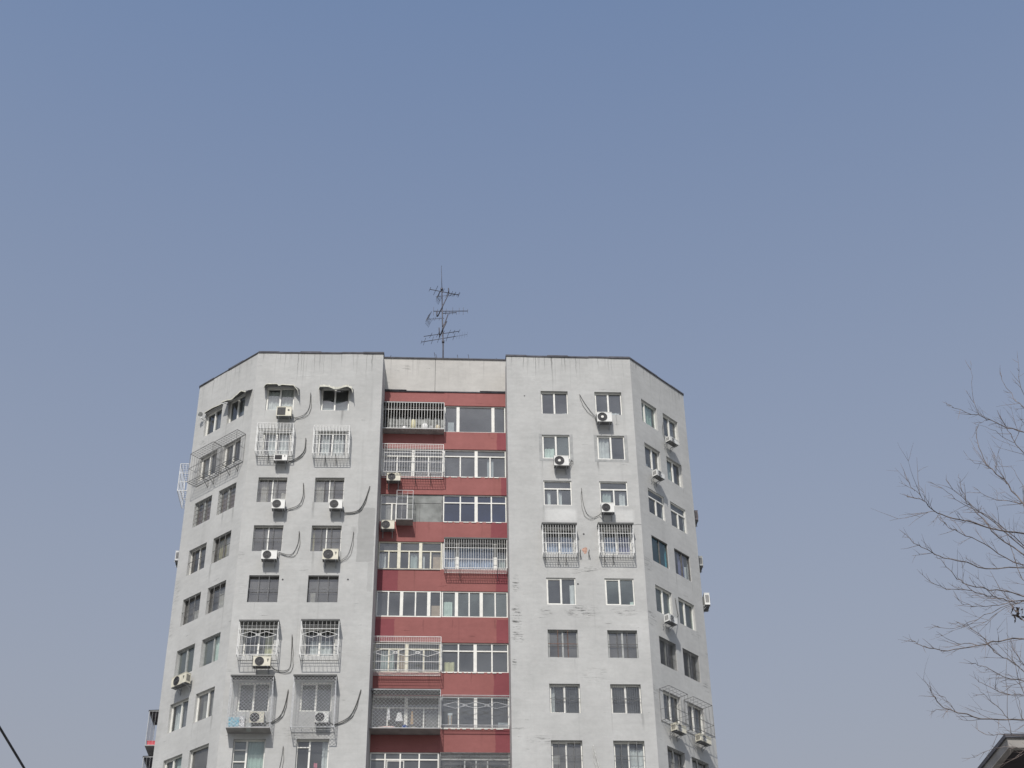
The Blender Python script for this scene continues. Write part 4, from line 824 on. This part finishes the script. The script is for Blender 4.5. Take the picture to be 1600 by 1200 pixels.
# ------------------------------------------------------------------ bare tree at the right
TR = random.Random(5)
BARK = mat('bark', (.20, .17, .158), .9, var=.3, scale=12)
TW = mat('twig_bark', (.22, .18, .165), .9, var=.25, scale=12)
TY = 15
br = [([(6.33, 14.95, 11.13), (5.88, 14.8, 11.26), (5.68, 14.74, 11.29), (5.5, 14.68, 11.35), (5.34, 14.62, 11.39), (5.11, 14.55, 11.42), (4.96, 14.5, 11.45)], 0.0067, 1), ([(5.37, 14.69, 11.43), (5.35, 14.68, 11.59), (5.36, 14.66, 11.86), (5.4, 14.66, 12.13)], 0.0043, 0), ([(5.48, 14.72, 11.39), (5.37, 14.69, 11.34), (5.3, 14.68, 11.27)], 0.0033, 0), ([(6.38, 15.03, 11.41), (6.07, 15.1, 11.8), (5.99, 15.12, 11.96), (5.92, 15.14, 12.18), (5.9, 15.15, 12.33)], 0.0053, 1), ([(6.29, 15.07, 11.13), (6.16, 15.15, 11.45), (6.14, 15.2, 12.05), (6.15, 15.22, 12.32), (6.19, 15.22, 12.62)], 0.0057, 1), ([(6.21, 14.97, 10.71), (5.86, 14.9, 11.03), (5.77, 14.88, 11.19), (5.73, 14.87, 11.34), (5.66, 14.85, 11.51)], 0.0063, 1), ([(5.77, 14.88, 11.17), (5.6, 14.85, 11.28), (5.5, 14.83, 11.34), (5.35, 14.81, 11.39)], 0.004, 0), ([(6.12, 15.02, 9.75), (5.82, 15.17, 10.5), (5.71, 15.22, 10.82), (5.61, 15.26, 10.99), (5.54, 15.29, 11.17), (5.51, 15.31, 11.38), (5.51, 15.32, 11.53), (5.55, 15.32, 11.68)], 0.008, 1), ([(5.54, 15.22, 11.06), (5.41, 15.26, 11.15), (5.33, 15.28, 11.26)], 0.004, 0), ([(5.68, 15.18, 10.8), (5.69, 15.19, 10.99), (5.67, 15.2, 11.18)], 0.0043, 0), ([(5.58, 15.21, 10.98), (5.63, 15.21, 11.09), (5.67, 15.2, 11.15)], 0.0033, 0), ([(6.18, 14.97, 9.93), (5.53, 14.6, 9.82), (5.19, 14.4, 9.75), (4.86, 14.2, 9.74), (4.7, 14.1, 9.72), (4.46, 13.95, 9.7), (4.35, 13.88, 9.74), (4.26, 13.81, 9.78), (4.18, 13.8, 9.81), (4.09, 13.8, 9.85)], 0.008, 1), ([(4.29, 13.83, 9.78), (4.23, 13.8, 9.86), (4.17, 13.8, 9.95), (4.12, 13.8, 10.07)], 0.0043, 0), ([(4.28, 13.82, 9.79), (4.28, 13.81, 9.92)], 0.0033, 0), ([(4.43, 14.0, 9.76), (4.29, 13.92, 9.71), (4.19, 13.9, 9.68)], 0.0037, 0), ([(5.87, 14.89, 9.41), (5.48, 14.7, 9.47), (5.18, 14.55, 9.55), (4.97, 14.44, 9.65), (4.75, 14.32, 9.68), (4.65, 14.28, 9.7), (4.57, 14.23, 9.75), (4.5, 14.19, 9.82)], 0.006, 1), ([(5.96, 15.01, 9.35), (5.63, 15.03, 9.79), (5.4, 15.05, 10.03), (5.28, 15.06, 10.28), (5.17, 15.07, 10.46), (5.13, 15.07, 10.54), (5.12, 15.07, 10.7), (5.11, 15.08, 10.84)], 0.0077, 1), ([(5.94, 14.96, 9.48), (5.47, 14.83, 9.9), (5.25, 14.78, 10.12), (5.02, 14.72, 10.32), (4.89, 14.68, 10.44), (4.83, 14.66, 10.55)], 0.0067, 1), ([(5.91, 14.9, 9.61), (5.55, 14.73, 9.76), (5.28, 14.6, 9.95), (5.06, 14.5, 10.04), (4.84, 14.4, 10.11), (4.7, 14.33, 10.19), (4.53, 14.25, 10.27)], 0.0053, 1), ([(6.07, 15.13, 10.35), (5.8, 15.3, 10.62), (5.62, 15.4, 10.71), (5.51, 15.47, 10.82), (5.42, 15.52, 10.94)], 0.0053, 1), ([(6.04, 14.95, 9.48), (5.43, 14.57, 9.39), (4.91, 14.24, 9.21), (4.67, 14.08, 9.2), (4.39, 13.89, 9.16), (4.24, 13.78, 9.16), (4.09, 13.7, 9.2), (4.02, 13.7, 9.27), (3.98, 13.7, 9.33)], 0.0067, 1), ([(6.0, 14.98, 9.11), (5.44, 14.77, 9.16), (5.21, 14.68, 9.16), (4.95, 14.58, 9.16), (4.73, 14.49, 9.18), (4.64, 14.45, 9.24), (4.57, 14.42, 9.34), (4.47, 14.37, 9.41)], 0.0073, 1), ([(5.79, 14.88, 9.07), (5.26, 14.6, 9.0), (5.06, 14.5, 8.99), (4.87, 14.4, 8.99), (4.68, 14.29, 8.98), (4.44, 14.17, 8.94), (4.26, 14.06, 8.98), (4.15, 14.0, 9.04)], 0.006, 1), ([(5.82, 14.97, 9.09), (5.41, 14.93, 9.16), (5.19, 14.9, 9.12), (4.97, 14.88, 9.1), (4.82, 14.86, 9.1), (4.74, 14.85, 9.18)], 0.0053, 1), ([(5.39, 14.85, 9.11), (5.06, 14.78, 8.97), (4.82, 14.73, 8.85), (4.67, 14.7, 8.77), (4.48, 14.66, 8.74), (4.39, 14.64, 8.75)], 0.005, 0), ([(5.46, 15.07, 9.23), (5.24, 15.1, 9.14), (5.12, 15.11, 9.04), (4.95, 15.13, 9.01), (4.82, 15.15, 9.02), (4.78, 15.16, 9.06)], 0.0043, 0), ([(5.91, 14.98, 8.7), (5.28, 14.63, 8.59), (4.95, 14.45, 8.48), (4.7, 14.31, 8.37), (4.46, 14.18, 8.27), (4.22, 14.04, 8.19), (4.03, 13.92, 8.18), (3.94, 13.9, 8.22), (3.88, 13.9, 8.24)], 0.0073, 1), ([(4.68, 14.35, 8.39), (4.49, 14.25, 8.37), (4.38, 14.19, 8.36), (4.25, 14.11, 8.4)], 0.0047, 0), ([(5.68, 15.03, 8.06), (5.37, 15.1, 8.43), (5.24, 15.13, 8.59), (5.13, 15.16, 8.69), (5.06, 15.18, 8.84), (5.01, 15.19, 8.92), (4.84, 15.22, 9.06)], 0.0063, 1), ([(5.65, 14.97, 8.01), (5.28, 14.9, 8.23), (5.08, 14.86, 8.25), (4.92, 14.83, 8.35), (4.82, 14.81, 8.38), (4.72, 14.79, 8.41)], 0.006, 1), ([(5.64, 15.04, 7.86), (5.4, 15.15, 8.16), (5.22, 15.21, 8.22), (5.08, 15.26, 8.3), (4.97, 15.3, 8.39), (4.92, 15.32, 8.46)], 0.006, 1), ([(5.71, 14.98, 7.79), (5.11, 14.67, 7.71), (4.8, 14.5, 7.65), (4.5, 14.33, 7.61), (4.28, 14.21, 7.63), (4.18, 14.15, 7.64), (4.1, 14.1, 7.7), (4.06, 14.06, 7.77), (4.05, 14.05, 7.81)], 0.0077, 1), ([(4.32, 14.29, 7.66), (4.25, 14.25, 7.74), (4.22, 14.23, 7.78)], 0.004, 0), ([(4.25, 14.26, 7.66), (4.12, 14.19, 7.63), (4.05, 14.16, 7.59)], 0.0037, 0), ([(5.01, 14.82, 7.79), (4.92, 14.8, 7.91), (4.84, 14.78, 8.0), (4.75, 14.75, 8.1)], 0.005, 0), ([(5.09, 15.08, 7.72), (5.12, 15.09, 8.06), (5.2, 15.09, 8.5), (5.3, 15.09, 8.98)], 0.0043, 0), ([(5.51, 15.03, 7.6), (5.22, 15.07, 7.71), (4.97, 15.1, 7.73), (4.81, 15.12, 7.76), (4.76, 15.13, 7.83)], 0.005, 1), ([(5.21, 14.97, 7.83), (5.21, 14.96, 7.97), (5.18, 14.96, 8.15)], 0.0047, 0), ([(5.67, 15.03, 8.31), (5.38, 15.07, 8.48), (5.33, 15.07, 8.6), (5.31, 15.08, 8.79)], 0.0053, 1), ([(5.45, 14.97, 7.38), (5.14, 14.93, 7.51), (4.87, 14.9, 7.51), (4.66, 14.88, 7.43), (4.53, 14.86, 7.39)], 0.004, 1), ([(5.93, 15.03, 8.9), (5.72, 15.15, 9.35), (5.6, 15.22, 9.71), (5.6, 15.25, 10.05), (5.59, 15.28, 10.32)], 0.0063, 1), ([(6.07, 15.04, 9.52), (5.88, 15.22, 10.03), (5.85, 15.3, 10.49), (5.91, 15.31, 10.84), (5.88, 15.36, 11.09)], 0.0063, 1), ([(5.77, 15.05, 8.77), (5.61, 15.1, 8.91), (5.51, 15.13, 9.04), (5.44, 15.16, 9.17), (5.36, 15.19, 9.46), (5.3, 15.22, 9.67)], 0.006, 1), ([(5.59, 14.97, 7.59), (5.42, 14.92, 7.91), (5.24, 14.87, 8.07), (5.2, 14.84, 8.38), (5.22, 14.84, 8.6)], 0.006, 1)]
tx, ty = br[0][0][0][0] + 2.2, TY
t = thing('bare_tree', 'leafless tree reaching thin bare branches into the frame from the right', 'tree', (tx, ty, 0))
b = MB(); trunk = [Vector((tx, ty, 0)), Vector((tx + .1, ty, 2)), Vector((tx - .05, ty + .1, 4)), Vector((tx + .05, ty, 6)), Vector((tx - .1, ty + .05, 8)), Vector((tx + .1, ty, 10.5)), Vector((tx, ty, 12.6))]
b.tube(trunk, .19, 9, r1=.03); b.build('trunk', BARK, t)
def on_trunk(z):
    for p, q in zip(trunk, trunk[1:]):
        if p.z <= z <= q.z: return p.lerp(q, (z - p.z) / (q.z - p.z))
    return trunk[-1] if z > 12 else trunk[0]
limb = MB(); twig = MB()
def sm3(ps, k=3):
    out = []
    for i in range(len(ps) - 1):
        p0, p1, p2, p3 = ps[max(i - 1, 0)], ps[i], ps[i + 1], ps[min(i + 2, len(ps) - 1)]
        for j in range(k):
            q = j / k; out.append(.5 * ((2 * p1) + (p2 - p0) * q + (2 * p0 - 5 * p1 + 4 * p2 - p3) * q ** 2 + (3 * p1 - p0 - 3 * p2 + p3) * q ** 3))
    return out + [ps[-1]]
def grow(p, d, ln, r, depth):
    pts = [p]; n = 5; q = p.copy(); dd = d.normalized(); up = Vector((0, 0, TR.uniform(-.1, .35)))
    for i in range(n):
        dd = (dd + up * .13 + Vector((TR.uniform(-1, 1), TR.uniform(-1, 1), TR.uniform(-1, 1))) * .11).normalized(); q = q + dd * ln / n; pts.append(q.copy())
    twig.tube(pts, r, 4, r1=r * .35)
    if depth > 0:
        for i in range(TR.choice((1, 2, 3))):
            k = TR.randint(1, n - 1); ax = Vector((TR.uniform(-1, 1), TR.uniform(-1, 1), TR.uniform(-1, 1)))
            grow(pts[k], ((pts[k + 1] - pts[k]).normalized() + ax * .75), ln * TR.uniform(.35, .65), r * .6, depth - 1)
for bi, (pts, rad, main) in enumerate(br):
    ps = [Vector(p) for p in pts]
    if main:
        st = on_trunk(max(2.5, ps[0].z - 1.6)); ps = [st, st.lerp(ps[0], .5) + Vector((0, 0, -.15))] + ps
    s = sm3(ps); jit = [Vector((TR.uniform(-1, 1), TR.uniform(-1, 1), TR.uniform(-1, 1))) * .012 for _ in s]
    s = [p + (j if 0 < i < len(s) - 1 else Vector()) for i, (p, j) in enumerate(zip(s, jit))]
    limb.tube(s, rad * (1.35 if main else .8), 5, r1=rad * .3)
    first = 6 if main else 1
    nt_ = len(s)
    for i in range(first, nt_ - 1):
        if TR.random() < (.85 if main else .4):
            d = (s[i + 1] - s[i]).normalized(); ax = Vector((TR.uniform(-1, 1), TR.uniform(-1, 1), TR.uniform(-.9, 1)))
            f_ = 1 - i / nt_
            grow(s[i], d + ax * .8, TR.uniform(.10, .45) * (.25 + 1.1 * f_), TR.uniform(.0020, .0034), 1 if f_ > .3 else 0)
    for k in range(1): grow(s[-1], (s[-1] - s[-3]) + Vector((TR.uniform(-1, 1), TR.uniform(-1, 1), TR.uniform(-1, 1))) * .06, TR.uniform(.04, .10), .0022, 0)
base = len(limb.v); limb.v += twig.v; limb.f += [tuple(i + base for i in f) for f in twig.f]; limb.uv += twig.uv; limb.m += [1] * len(twig.f); limb.sm += twig.sm
limb.build('branches', [BARK, TW], t)
b = MB(); q = Vector((5.404, 15.0, 9.074))
for i in range(26):
    c = q + Vector((TR.uniform(-.06, .06), TR.uniform(-.05, .05), TR.uniform(-.08, .06))); a1 = Vector((TR.uniform(-1, 1), TR.uniform(-1, 1), TR.uniform(-1, 1))).normalized() * .03; a2 = a1.cross(Vector((TR.uniform(-1, 1), TR.uniform(-1, 1), TR.uniform(-1, 1)))).normalized() * .014
    b.face([c - a1, c + a2, c + a1, c - a2])
b.build('dry_leaves', mat('dry_leaf', (.10, .075, .06), .9, var=.3), t)

# ------------------------------------------------------------------ overhead cable at lower left
pa, pb = Vector((-5.901, 9.0, 9.023)), Vector((-3.9, 26.0, 5.327))
b = MB(); b.tube([pa + (pb - pa) * (-1.1 + 2.5 * i / 40) for i in range(41)], .013, 6)
tag(b.build('overhead_cable', DARK), 'thin black overhead cable crossing the lower left corner of the sky', 'cable')

for o in sc.objects:
    if '_o' in o: del o['_o']
